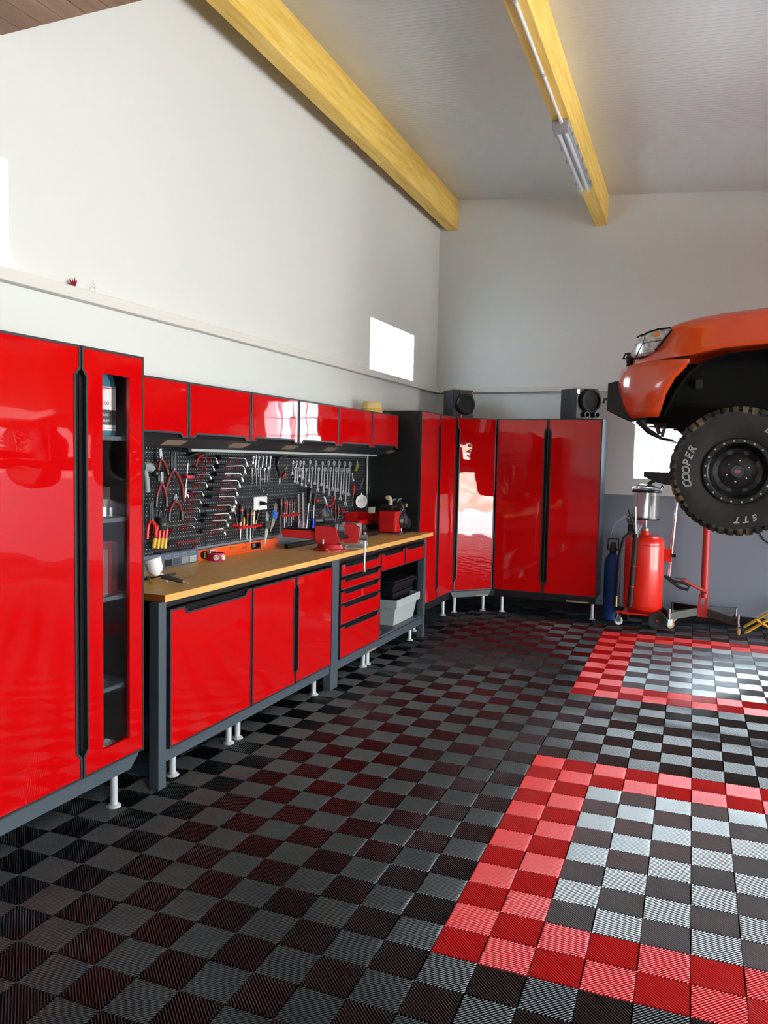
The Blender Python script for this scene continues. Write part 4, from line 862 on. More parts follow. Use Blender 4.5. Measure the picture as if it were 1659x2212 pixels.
mb = MB(); mb.prism([(-.33, .085), (-.09, .072), (-.09, .135), (-.325, .142), (-.345, .128)], vf, -.034, .034); mb.build('slide_tail', M['visered'], vise, bevel=.006)
mb = MB(); mb.prism([(-.335, .136), (-.10, .136), (-.10, .146), (-.33, .146)], vf, -.030, .030); mb.build('slide_cover', M['void'], vise, bevel=.002)
mb = MB(); mb.prism([(.05, .085), (.16, .085), (.16, .118), (.05, .118)], vf, -.026, .026); mb.build('slide', M['dsteel'], vise)
mb = MB(); mb.prism([(.095, .118), (.118, .150), (.100, .165), (.105, .192), (.165, .186), (.205, .160), (.212, .105), (.20, .062), (.12, .055), (.085, .068), (.08, .085), (.13, .09), (.13, .112)], vf, -.050, .050); mb.build('front_jaw', M['visered'], vise, bevel=.004)
mb = MB(); mb.prism([(.082, .165), (.100, .165), (.104, .198), (.088, .200)], vf, -.060, .060); mb.build('jaw_plate', M['steel'], vise, bevel=.002)
mb = MB(); mb.prism([(.035, .162), (.055, .150), (.060, .188), (.042, .192)], vf, -.060, .060); mb.build('jaw_plate', M['steel'], vise, bevel=.002)
mb = MB(); mb.prism([(-.08, .168), (.040, .168), (.035, .188), (-.03, .190), (-.075, .180)], vf, -.045, .045); mb.build('anvil', M['dsteel'], vise, bevel=.005)
mb = MB(); mb.cyl(vf(.205, .092, 0), vf(.250, .092, 0), .018, n=18); mb.cyl(vf(.225, .092, 0), vf(.262, .092, 0), .021, n=18); mb.build('screw_head', M['steel'], vise, smooth=True)
hx = np.array(vf(.243, .092, 0)); mb = MB(); mb.cyl(hx+(0, 0, .03), hx-(0, 0, .235), .0075, n=12); hd = mb.build('handle', M['steel'], vise, smooth=True)
for dz in (.03, -.235):
    mb = MB(); mb.sphere(hx+(0, 0, dz), .0125, 12); mb.build('handle_knob', M['steel'], hd, smooth=True)
for a in (45, 165, 285):
    p = vo+(.112*math.cos(math.radians(a)), .112*math.sin(math.radians(a)), .010); mb = MB(); mb.cyl(p, p+(0, 0, .012), .011, n=6); mb.build('bolt', M['steel'], vise)
mb = MB(); p = np.array(vf(-.045, .048, -.06)); mb.cyl(p, p+(0, 0, .03), .008, n=10); mb.build('lock_pin', M['steel'], vise, smooth=True)
# pipe lying on the vise anvil
mb = MB(); p = np.array(vf(-.06, .205, 0)); mb.cyl(p-vb_*.0+va_*-.05, p+va_*.0+vb_*.02, .030, n=20); mb.cyl(p+va_*.0, p+vb_*.10+va_*.05, .027, n=20); tag(mb.build('pipe_clamp', M['dsteel'], None, smooth=True), 'dark round pipe piece lying on top of the red vise', 'pipe')
# black square tube under the vise tail
p0, p1 = PZ(618, 1180, ZT+.016), PZ(688, 1168, ZT+.016); d = (p1-p0)/np.linalg.norm(p1-p0); mb = MB()
c = (p0+p1)/2; n_ = np.cross((0, 0, 1), d); L2 = np.linalg.norm(p1-p0)/2
for s in (-1, 1): mb.obox(c+n_*.013*s, d, n_, (0, 0, 1), L2, .002, .015); mb.obox(c+np.array([0, 0, .013])*s, d, n_, (0, 0, 1), L2, .015, .002)
tag(mb.build('square_tube', M['plastic'], None, fix=False), 'black square steel tube lying on the worktop behind the vise tail', 'tube')
# clear plate with bolts right of the vise
c = np.array([-1.63, 2.93, ZT+.003]); t = thing('steel_plate', 'clear-grey flat plate with bolts right of the vise', 'plate', c)
mb = MB(); mb.obox(c, va_, vb_, (0, 0, 1), .085, .10, .003); mb.build('plate', M['lgrey'], t, bevel=.001)
for a, b in ((-.05, -.06), (.05, .05)):
    mb = MB(); p = c+va_*a+vb_*b; mb.cyl(p, p+(0, 0, .016), .009, n=6); mb.build('bolt', M['steel'], t)
mb = MB(); mb.obox(c+va_*.06+vb_*.085+(0, 0, .03), va_, vb_, (0, 0, 1), .03, .004, .03); mb.build('upright', M['lgrey'], t, bevel=.002)
# grey block behind the vise
c = np.array([-1.93, 3.55, ZT]); mb = MB(); mb.box(c[0]-.05, c[0]+.05, c[1]-.07, c[1]+.07, ZT, ZT+.12); t = mb.build('battery_box', M['grey'], None, bevel=.006); tag(t, 'grey-green box standing behind the vise on the worktop', 'box')
c = np.array([-1.93, 3.72, ZT]); mb = MB(); mb.box(c[0]-.06, c[0]+.08, c[1]-.05, c[1]+.16, ZT, ZT+.035); tag(mb.build('tool_case', M['plastic'], None, bevel=.005), 'low black case on the worktop behind the vise', 'case')
# small engine
eo = np.array([-1.79, 4.11, ZT]); t = thing('small_engine', 'small red and black engine on a steel base at the end of the worktop', 'engine', eo)
mb = MB(); mb.box(eo[0]-.13, eo[0]+.12, eo[1]-.15, eo[1]+.16, ZT, ZT+.014); mb.build('base_plate', M['steel'], t, bevel=.003)
mb = MB(); mb.box(eo[0]-.09, eo[0]+.075, eo[1]-.155, eo[1]-.02, ZT+.018, ZT+.20); mb.build('shroud', M['redpl'], t, bevel=.018)
mb = MB()
for k in range(9): mb.box(eo[0]-.06, eo[0]+.06, eo[1]+.01, eo[1]+.13, ZT+.105+k*.012, ZT+.111+k*.012)
mb.box(eo[0]-.045, eo[0]+.045, eo[1]+.02, eo[1]+.12, ZT+.05, ZT+.22); mb.build('cylinder_block', M['dsteel'], t, fix=False)
mb = MB(); mb.lathe([(.0, -.03), (.062, -.03), (.066, -.02), (.066, .02), (.05, .034), (0, .036)], eo+(.075, -.01, .115), (1, -.25, 0), 24); fw_ = mb.build('flywheel_cover', M['plastic'], t, smooth=True)
mb = MB(); mb.lathe([(.03, .036), (.028, .046), (0, .048)], eo+(.075, -.01, .115), (1, -.25, 0), 18); mb.build('hub', M['dsteel'], fw_, smooth=True)
mb = MB(); mb.lathe([(.0, -.02), (.046, -.02), (.05, .0), (.046, .02), (0, .024)], eo+(.075, .11, .085), (1, -.1, 0), 22); mb.build('pulley', M['plastic'], t, smooth=True)
mb = MB(); mb.box(eo[0]-.05, eo[0]+.07, eo[1]+.01, eo[1]+.14, ZT+.222, ZT+.262); mb.build('air_filter', M['dsteel'], t, bevel=.01)
mb = MB(); mb.box(eo[0]+.0702, eo[0]+.071, eo[1]+.085, eo[1]+.13, ZT+.226, ZT+.256); mb.build('yellow_label', M['green'], t)
mb = MB(); mb.box(eo[0]-.09, eo[0]+.03, eo[1]-.12, eo[1]+.01, ZT+.215, ZT+.255); mb.build('fuel_tank', M['plastic'], t, bevel=.015)
mb = MB(); mb.tube([eo+(-.0, -.10, .25), eo+(-.0, -.10, .285), eo+(.0, -.115, .31), eo+(.0, -.14, .318), eo+(0, -.17, .318)], .018, 12); mb.build('elbow_hose', M['beige'], t, smooth=True)
mb = MB(); mb.tube([eo+(.05, -.03, .17), eo+(.09, -.01, .215), eo+(.05, .05, .262), eo+(.0, .08, .30)], .003, 6); mb.build('cable', M['lgrey'], t, smooth=True)
for yy in (-.06, .08):
    mb = MB(); mb.tube([eo+(-.01, yy, .26), eo+(0, yy, .29), eo+(.02, yy+.03, .30)], .014, 8); mb.build('fitting', M['dsteel'], t, smooth=True)
mb = MB(); mb.cyl(eo+(.03, .09, .014), eo+(.03, .09, .06), .009, n=10); mb.build('stud', M['steel'], t, smooth=True)
# steel ruler at the worktop end
mb = MB(); a, b = PZ(894, 1153, ZT+.001), PZ(914, 1149, ZT+.001); d = (b-a)/np.linalg.norm(b-a); mb.obox((a+b)/2, d, np.cross((0, 0, 1), d), (0, 0, 1), np.linalg.norm(b-a)/2, .006, .001); tag(mb.build('steel_strip', M['steel'], None), 'thin bright steel strip at the far end of the worktop', 'strip')

# ================================================================== ON AND IN THE CABINETS
# straw hat on the wall cabinets
c = PX(807, 893, -1.95); c = np.array([-1.97, c[1], 1.946]); t = thing('straw_hat', 'pale straw hat resting on top of the red wall cabinets', 'hat', c)
mb = MB(); mb.lathe([(.16, .004), (.15, .0), (.10, .008), (.09, .03), (.085, .09), (.07, .105), (0, .108)], c, (0, 0, 1), 28); mb.build('crown_and_brim', M['straw'], t, smooth=True)
mb = MB(); mb.lathe([(.0935, .015), (.091, .045)], c, (0, 0, 1), 28, caps=False); mb.build('hat_band', mat('yellow_band', (.62, .40, .05), .7), t, smooth=True)
# ledge figures
c = np.array([-2.125, .70, 2.358]); t = thing('glass_ornament', 'small red glass ornament on the wall ledge', 'ornament', c)
rg = mat('red_glass', (.45, .02, .05), .1, trans=.4)
for k, (dy, h) in enumerate(((-.022, .035), (-.006, .045), (.012, .05), (.024, .04))):
    mb = MB(); mb.tube([c+(0, dy*.2, .004), c+(.003, dy*.7, h*.6), c+(0, dy, h)], .004, 8, rs=[.006, .004, .001]); mb.build('petal', rg, t, smooth=True)
mb = MB(); mb.cyl(c, c+(0, 0, .006), .014, n=14); mb.build('foot', rg, t, smooth=True)
c = np.array([-2.125, .83, 2.358]); t = thing('glass_ornament', 'small clear glass figure on the wall ledge', 'ornament', c)
for k, (dy, h, r) in enumerate(((0, .014, .016), (.004, .036, .012), (0, .056, .009), (-.015, .03, .006), (.018, .03, .006))):
    mb = MB(); mb.sphere(c+(0, dy, h), r, 12); mb.build('lobe', M['glass'], t, smooth=True)
# loudspeakers
def speaker(label, P0, w, dp, h, big):
    n_ = np.array([.7071, -.7071, 0]); wd = np.array([.7071, .7071, 0]); P0 = np.array(P0, float)
    f = lambda a, b, d: tuple(P0+wd*a+n_*d+np.array([0, 0, b]))
    t = thing('loudspeaker', label, 'loudspeaker', P0)
    mb = MB(); mb.prism([(0, 0), (w, 0), (w, h), (0, h)], f, -dp, -.001); mb.build('cabinet', M['frame'], t, bevel=.004)
    mb = MB(); mb.prism([(.004, .004), (w-.004, .004), (w-.004, h-.004), (.004, h-.004)], f, -.001, .010); mb.build('baffle', M['plastic'], t, bevel=.004)
    r = w*.40; cx, cz = w*(.60 if big else .58), h*(.60 if big else .50)
    c0 = np.array(f(cx, cz, .0)); mb = MB(); mb.lathe([(r*1.08, .004), (r*1.08, .03), (r, .045), (r*.93, .045), (r*.88, .03), (r*.45, .012), (r*.3, .014), (0, .022)], c0, n_, 32); w1 = mb.build('woofer', M['dgrey2'] if 'dgrey2' in M else M['rubber'], t, smooth=True)
    mb = MB(); mb.lathe([(r*1.10, .028), (r*1.12, .036), (r*1.03, .046)], c0, n_, 32, caps=False); mb.build('surround', M['plastic'], w1, smooth=True)
    if big:
        for a in (w*.42, w*.86):
            c1 = np.array(f(a, h*.15, .008)); mb = MB(); mb.lathe([(.024, 0), (.027, .035), (.030, .040), (.026, .040), (.022, .01)], c1, n_, 22, closed=True); mb.build('port', M['dsteel'], t, smooth=True)
            mb = MB(); mb.cyl(c1+n_*.001, c1+n_*.012, .0235, n=20); mb.build('port_throat', M['void'], t)
    else:
        mb = MB(); mb.prism([(w*.28, h*.80), (w*.95, h*.80), (w*.95, h*.97), (w*.28, h*.97)], f, .010, .022); mb.build('tweeter_panel', M['plastic'], t, bevel=.003)
        mb = MB(); mb.prism([(w*.90, h*.82), (w*.93, h*.82), (w*.93, h*.94), (w*.90, h*.94)], f, .022, .024); mb.build('chrome_strip', M['chrome'], t)
        mb = MB(); mb.prism([(w*.36, h*.03), (w*.42, h*.03), (w*.42, h*.12), (w*.36, h*.12)], f, .010, .020); mb.build('chrome_foot', M['chrome'], t)
    if big:
        mb = MB(); mb.prism([(w*.02, h*.84), (w*.13, h*.80), (w*.13, h*.97), (w*.02, h*.97)], f, .010, .016); mb.build('chrome_strip', M['chrome'], t)
speaker('black loudspeaker on the corner cabinets, left of the other one', (-1.765, 5.62, 1.996), .235, .22, .300, False)
speaker('larger loudspeaker with two chrome ports on the back-wall cabinet', (-.535, 5.735, 1.996), .27, .25, .305, True)
# contents of the glazed cabinet
def bottle(label, c, r, h, mb_='bottleblue'):
    t = thing('cleaner_bottle', label, 'bottle', c); c = np.array(c, float)
    mb = MB(); mb.lathe([(r*.9, 0), (r, .01), (r, h*.62), (r*.92, h*.72), (r*.45, h*.90), (r*.3, h*.93), (r*.3, h)], c, (0, 0, 1), 28); mb.build('bottle', M[mb_], t, smooth=True)
    return t
c = PX(222, 900, -1.66); c = np.array([-1.645, float(c[1])-.036, SH[0]+.001]); R_ = .047; t = bottle('light blue glass cleaner bottle with a white and black label, behind the cabinet pane', c, R_, .315)
def labelband(t, c, R, z0, z1, a0, a1, m, name):
    mb = MB(); n = 16; vs = [(c[0]+R*math.cos(math.radians(a0+(a1-a0)*k/n)), c[1]+R*math.sin(math.radians(a0+(a1-a0)*k/n)), c[2]+z) for z in (z0, z1) for k in range(n+1)]
    mb.add(vs, [(k, k+1, n+2+k, n+1+k) for k in range(n)]); return mb.build(name, m, t, smooth=True, fix=False)
labelband(t, c, R_+.0008, .022, .205, -110, 60, M['white'], 'label')
labelband(t, c, R_+.0014, .045, .108, -110, 60, M['black'], 'black_panel')
labelband(t, c, R_+.0015, .196, .201, -110, 60, M['redpl'], 'red_line'); labelband(t, c, R_+.0015, .030, .033, -110, 60, M['redpl'], 'red_line')
def curved_text(t, txt, size, c, R, a_mid, z, m, name='lettering'):
    vs, fs = text_mesh(txt, size); mb = MB(); out = []
    for v in vs: a = math.radians(a_mid)+v[0]/R; out.append((c[0]+(R+.0004+v[2])*math.cos(a), c[1]+(R+.0004+v[2])*math.sin(a), c[2]+z+v[1]))
    mb.add(out, fs); return mb.build(name, m, t, fix=False)
curved_text(t, 'Glass', .022, c, R_+.0016, -30, .088, M['white']); curved_text(t, 'Cleaner', .022, c, R_+.0016, -38, .064, M['white'])
curved_text(t, '100', .022, c, R_+.0012, -18, .135, M['redpl'])
mb = MB(); mb.lathe([(.018, 0), (.020, .02), (.014, .045)], c+(0, 0, .315), (0, 0, 1), 14); mb.build('spray_head', M['lgrey'], t, smooth=True)
for k, (y, r, h) in enumerate(((.30, .030, .085), (.37, .030, .078))):
    c = np.array([-1.66, y, SH[1]+.001]); t = thing('glass_jar', 'clear glass jar on the middle shelf of the glazed cabinet, %s one' % ('left', 'right')[k], 'jar', c)
    mb = MB(); mb.lathe([(r, 0), (r, h), (r-.002, h), (r-.002, .003), (0, .003)], c, (0, 0, 1), 20); mb.build('jar', M['clear'], t, smooth=True)
    mb = MB(); mb.cyl(c+(0, 0, .004), c+(0, 0, h*.55), r-.004, n=18); mb.build('contents', M['steel'], t, smooth=True)
c = np.array([-1.72, .33, SH[1]+.001]); mb = MB(); mb.box(c[0]-.05, c[0]+.02, .235, .40, c[2], c[2]+.13); tag(mb.build('parts_box', M['sticker'], None, bevel=.002), 'brown cardboard parts box behind the jars in the glazed cabinet', 'box')
c = np.array([-1.68, .33, SH[2]+.001]); items = [(.245, .045, .16, 'redpl', 'red narrow box'), (.30, .05, .20, 'grey', 'grey narrow box'), (.36, .05, .23, 'darkred', 'dark red narrow box')]
for y, w_, h, m_, l in items: mb = MB(); mb.box(c[0]-.06, c[0]+.04, y, y+w_, c[2], c[2]+h); tag(mb.build('product_box', M[m_], None, bevel=.002), l+' standing on the third shelf of the glazed cabinet', 'box')
c = np.array([-1.66, .30, SH[3]+.001]); mb = MB(); mb.lathe([(.04, 0), (.05, .01), (.05, .05), (0, .055)], c, (0, 0, 1), 20); tag(mb.build('tin', M['charcoal'], None, smooth=True), 'low dark tin on the lowest shelf of the glazed cabinet', 'tin')
z = .235+.018
for k, (x, y, r) in enumerate(((-1.62, .285, .034), (-1.66, .35, .036))):
    c = np.array([x, y, z]); t = thing('paper_roll', '%s lying on the floor of the glazed cabinet' % ('white roll', 'grey roll')[k], 'roll', c)
    mb = MB(); mb.cyl(c+(-.05, 0, r), c+(.04, 0, r), r, n=22); mb.build('roll', M['white' if k == 0 else 'grey'], t, smooth=True)
    mb = MB(); mb.cyl(c+(.041, 0, r), c+(.0415, 0, r), r*.6, n=22); mb.build('core', M['grey' if k == 0 else 'lgrey'], t)
# crate, black boxes and ring on the bench shelf
ZS = .192+.001
t = thing('storage_crate', 'grey plastic crate on the open shelf under the workbench', 'crate', (-1.75, 3.88, ZS))
def crate(t, x0, x1, y0, y1, z0, h, tp, lip, m_, th=.004):
    mb = MB(); b = [(x0+tp, y0+tp), (x1-tp, y0+tp), (x1-tp, y1-tp), (x0+tp, y1-tp)]; u = [(x0, y0), (x1, y0), (x1, y1), (x0, y1)]
    ub = offset_poly(u, th); bb = offset_poly(b, th); z1 = z0+h; vs = [(a, c, z0) for a, c in b]+[(a, c, z1) for a, c in u]+[(a, c, z1) for a, c in ub]+[(a, c, z0+th) for a, c in bb]
    fs = [(0, 3, 2, 1), (12, 13, 14, 15)]
    for i in range(4):
        j = (i+1) % 4; fs += [(i, j, 4+j, 4+i), (4+i, 4+j, 8+j, 8+i), (8+i, 8+j, 12+j, 12+i)]
    mb.add(vs, fs); bd = mb.build('body', m_, t)
    if lip:
        o = offset_poly(u, -.012); mb = MB(); mb.ring(o, offset_poly(u, .001), lambda a, c, d: (a, c, d), z1-lip, z1+.003); mb.build('rim', m_, t, bevel=.002)
crate(t, -1.98, -1.585, 3.67, 4.20, ZS, .215, .035, .062, M['lgrey'])
t = thing('black_tub', 'black plastic tub stacked in the grey crate, lower one', 'tub', (-1.78, 3.9, ZS+.05)); crate(t, -1.955, -1.64, 3.72, 4.16, ZS+.06, .20, .03, .02, M['plastic'])
t = thing('black_tub', 'black plastic tub with rounded lid, topmost in the grey crate', 'tub', (-1.78, 3.9, ZS+.27)); crate(t, -1.95, -1.62, 3.70, 4.20, ZS+.268, .075, .02, .02, M['plastic'])
mb = MB(); mb.box(-1.95, -1.62, 3.71, 4.19, ZS+.345, ZS+.362); mb.build('lid', M['plastic'], t, bevel=.015)
t = thing('clear_bag', 'piece of clear packaging left of the black tubs', 'bag', (-1.62, 3.36, ZS+.2))
mb = MB(); mb.add([(-1.60, 3.30, .46), (-1.60, 3.45, .43), (-1.60, 3.50, .36), (-1.59, 3.42, .39), (-1.61, 3.30, .38)], [(0, 1, 3, 4), (1, 2, 3)]); o = mb.build('film', M['clear'], t, fix=False); o.modifiers.new('s', 'SOLIDIFY').thickness = .002
c = PX(822, 1370, -1.56); t = thing('pipe_ring', 'light metal pipe ring standing on the bench shelf beside the drawers', 'ring', c)
mb = MB(); mb.lathe([(.022, -.012), (.028, -.012), (.028, .012), (.022, .012)], (-1.59, c[1], ZS+.028), (1, -.3, 0), 24, closed=True); mb.build('ring', M['steel'], t, smooth=True)
mb = MB(); mb.lathe([(.020, -.006), (.012, -.006), (.012, .010), (.020, .010)], (-1.59, c[1], ZS+.028), (1, -.3, 0), 20, closed=True); mb.build('bearing', M['chrome'], t, smooth=True)
c = np.array([-1.66, 3.40, ZS]); mb = MB(); mb.lathe([(.05, 0), (.056, .004), (.056, .018), (.03, .024), (0, .024)], c, (0, 0, 1), 22); tag(mb.build('metal_disc', M['dirty'], None, smooth=True), 'dull metal disc lying on the bench shelf in front of the crate', 'disc')

# ================================================================== LAMP ON THE BEAM
lx = lambda y: -.41-.0242*(y-YW)
t = thing('tube_lamp', 'grey twin-tube lamp with clear cover under the yellow beam', 'lamp', (lx(4.2), 4.2, 3.98))
def lf(a, b, d): return (lx(d)+a, d, 3.98+b)
mb = MB(); mb.prism([(-.055, 0), (.055, 0), (.060, -.035), (-.060, -.035)], lf, 3.50, 4.88); mb.build('housing', mat('lamp_grey', (.40, .42, .44), .5), t, bevel=.004)
for a in (-.025, .025):
    mb = MB(); mb.cyl(lf(a, -.055, 3.56), lf(a, -.055, 4.84), .013, n=12); tb = mb.build('tube', mat('tube_glass', (.80, .84, .84), .25), t, smooth=True)
mb = MB(); mb.prism([(-.058, -.034), (.058, -.034), (.050, -.085), (-.050, -.085)], lf, 3.54, 4.86); mb.build('cover', mat('lamp_cover', (.82, .86, .88), .2, trans=.6, alpha=.30), t, bevel=.006)
mb = MB(); mb.prism([(-.058, -.005), (.058, -.005), (.052, -.082), (-.052, -.082)], lf, 3.485, 3.545); mb.build('end_cap', mat('lamp_cap', (.30, .29, .31), .5), t, bevel=.004)
for k in range(5):
    for s in (-1, 1):
        mb = MB(); y = 3.66+k*.27; mb.prism([(s*.056, -.02), (s*.066, -.022), (s*.064, -.05), (s*.055, -.048)][::s], lf, y, y+.025); mb.build('clip', M['grey'], t)
t = thing('cable_conduit', 'white cable conduit running along the underside of the yellow beam', 'conduit', (lx(2), 2, 3.97))
mb = MB(); mb.cyl(lf(.005, -.012, .45), lf(.005, -.012, 3.46), .010, n=10); mb.build('pipe', M['white'], t, smooth=True)
mb = MB(); mb.cyl(lf(.005, -.012, 3.45), lf(.005, -.020, 3.49), .015, n=10); mb.build('gland', M['white'], t, smooth=True)
for y in (1.2, 1.9, 2.75):
    mb = MB(); mb.cyl(lf(.005, -.012, y), lf(.005, -.012, y+.03), .0135, n=10); mb.build('clip', M['lgrey'], t, smooth=True)

# ================================================================== OIL DRAINER, GAS BOTTLE, JACK, STAND
def at(px, py, Y): return PY(px, py, Y)
YD = 5.72
cx = float(at(1390, 1240, YD)[0]); t = thing('oil_drainer', 'red wheeled oil drainer tank with a clear cup on top', 'oil drainer', (cx, YD, 0))
R0 = .183; zb_, zt_ = .135, .885
mb = MB(); mb.lathe([(.0, zb_), (R0*.72, zb_+.01), (R0*.97, zb_+.045), (R0, zb_+.075), (R0, zt_-.075), (R0*.95, zt_-.035), (R0*.72, zt_-.006), (.0, zt_+.004)], (cx, YD, 0), (0, 0, 1), 40); tk = mb.build('tank', M['tankred'], t, smooth=True, auto=60)
for z in (zb_+.075, zt_-.09):
    mb = MB(); mb.lathe([(R0, z-.003), (R0+.0035, z), (R0, z+.003)], (cx, YD, 0), (0, 0, 1), 40, caps=False); mb.build('weld_seam', M['tankred'], tk, smooth=True)
mb = MB(); mb.lathe([(.045, 0), (.04, .03), (.035, .05)], (cx, YD, zt_-.005), (0, 0, 1), 20); mb.build('neck', M['tankred'], t, smooth=True)
mb = MB(); mb.lathe([(.036, .04), (.036, .065), (.022, .07), (.016, .085), (.016, .155)], (cx, YD, zt_-.005), (0, 0, 1), 18); mb.build('valve', M['steel'], t, smooth=True)
mb = MB(); mb.tube([(cx, YD-.01, zt_+.10), (cx-.04, YD-.03, zt_+.125), (cx-.06, YD-.03, zt_+.115)], .009, 8); mb.build('valve_lever', M['redpl'], t, smooth=True)
zc = zt_+.145
mb = MB(); mb.lathe([(0, 0), (.125, 0), (.132, .008), (.132, .02), (.12, .02)], (cx, YD, zc), (0, 0, 1), 32); mb.build('cup_base', M['plastic'], t, smooth=True)
mb = MB(); mb.lathe([(.122, .015), (.122, .270), (.118, .270), (.118, .015)], (cx, YD, zc), (0, 0, 1), 36, closed=True); mb.build('cup', mat('clear_acrylic', (.95, .96, .96), .05, trans=.9, alpha=.30), t, smooth=True)
mb = MB(); mb.cyl((cx, YD, zc+.015), (cx, YD, zc+.27), .006, n=10); mb.build('centre_rod', M['chrome'], t, smooth=True)
mb = MB(); mb.lathe([(.06, .02), (.055, .02), (.055, .26), (.06, .26)], (cx-.03, YD+.01, zc), (0, 0, 1), 24, closed=True); mb.build('inner_tube', M['steel'], t, smooth=True)
mb = MB(); mb.lathe([(.130, 0), (.138, .006), (.138, .022), (.126, .032), (.06, .036), (0, .036)], (cx, YD, zc+.262), (0, 0, 1), 36); mb.build('cup_lid', M['plastic'], t, smooth=True)
for k, (r, z, m_) in enumerate(((.134, .288, 'clear'), (.128, .300, 'lgrey'), (.134, .308, 'clear'))):
    mb = MB(); mb.tube([(cx+r*math.cos(a), YD+r*math.sin(a), zc+z+.004*math.sin(3*a)) for a in np.linspace(0, 6.1, 36)], .006, 8); mb.build('coiled_hose', M[m_], t, smooth=True)
mb = MB(); mb.lathe([(.055, 0), (.052, .02), (.035, .038), (0, .044)], (cx-.045, YD-.02, zc+.30), (0, 0, 1), 24); mb.build('gauge_dome', M['chrome'], t, smooth=True)
mb = MB(); p = np.array([cx+.0, YD-.03, zc+.335]); mb.obox(p+(.045, 0, .03), (.82, 0, .57), (0, 1, 0), (-.57, 0, .82), .045, .02, .018); mb.build('pistol_grip', M['plastic'], t, bevel=.005)
mb = MB(); mb.tube([p+(0, -.05, -.005), p+(.06, -.05, -.01), p+(.125, -.03, -.03), p+(.14, -.02, -.0), p+(.155, -.02, -.02)], .009, 8); mb.build('probe_handle', M['plastic'], t, smooth=True)
# dark rod holder on the front
fx = cx-.09; fy = YD-R0-.012
for a, b in ((.92, .47), (.465, .345), (.34, .18)):
    pass
mb = MB(); mb.cyl((fx+.02, fy, .885), (fx-.01, fy, .205), .025, n=18); rh = mb.build('probe_tube', M['rubber'], t, smooth=True)
mb = MB(); mb.cyl((fx+.02, fy, .905), (fx+.02, fy, .870), .034, n=18); mb.build('tube_collar', M['plastic'], rh, smooth=True)
for z in (.60, .40):
    k = (.885-z)/.68; mb = MB(); mb.cyl((fx+.02-.03*k, fy, z-.004), (fx+.02-.03*k, fy, z+.004), .0262, n=18); mb.build('red_band', M['redpl'], rh, smooth=True)
for k, (dx, dz, m_) in enumerate(((-.075, .24, 'plastic'), (-.012, .27, 'steel'), (.022, .10, 'lgrey'), (.045, .095, 'lgrey'), (.005, .13, 'clear'))):
    mb = MB(); mb.tube([(fx+.02+.004*k, fy, .89), (fx+.02+dx*.4, fy, .89+dz*.45), (fx+.02+dx, fy, .89+dz)], .006, 8, rs=[.006, .007, .010]); mb.build('suction_probe', M[m_], t, smooth=True)
mb = MB(); mb.tube([(fx+.03, fy, .92), (fx+.06, fy-.02, 1.02), (fx+.12, fy-.02, 1.09), (cx+.01, YD-.13, 1.12)], .005, 8); mb.build('clear_hose', M['clear'], t, smooth=True)
mb = MB(); mb.tube([(cx-.12, YD-.1, 1.04), (cx-.19, YD-.1, 1.06), (cx-.28, YD-.1, .98), (cx-.33, YD-.1, .80), (cx-.37, YD-.1, .70)], .006, 8); mb.build('suction_hose', M['clear'], t, smooth=True)
mb = MB(); mb.tube([(fx-.02, fy, .93), (fx-.09, fy, .86), (fx-.12, fy, .70), (fx-.125, fy, .45), (fx-.13, fy, .25), (fx-.12, fy, .20)], .014, 10); mb.build('drain_hose', M['rubber'], t, smooth=True)
mb = MB(); mb.tube([(fx-.13, fy-.02, .30), (fx-.13, fy-.02, .20)], .010, 8); mb.build('hose_fitting', M['brass'], t, smooth=True)
# side post and loop hose
px_ = cx+R0+.05
mb = MB(); mb.cyl((px_, YD, .50), (px_+.045, YD, 1.32), .0155, n=16); mb.build('side_post', M['chrome'], t, smooth=True)
mb = MB(); mb.box(cx+R0-.01, px_+.02, YD-.02, YD+.02, .64, .76); mb.build('post_bracket', M['tankred'], t, bevel=.003)
mb = MB(); mb.cyl((px_+.02, YD-.02, .70), (px_+.055, YD-.02, .70), .018, n=12); mb.build('knob', M['plastic'], t, smooth=True)
mb = MB(); q0 = np.array([px_, YD, .50]); mb.tube([q0, q0+(.0, 0, -.02), q0+(.05, -.02, -.045), q0+(.13, -.03, -.05), q0+(.19, -.03, -.075), q0+(.17, -.03, -.115), q0+(.10, -.03, -.10), q0+(.03, -.02, -.05), q0+(-.04, 0, .0)], .014, 10); mb.build('loop_hose', M['rubber'], t, smooth=True)
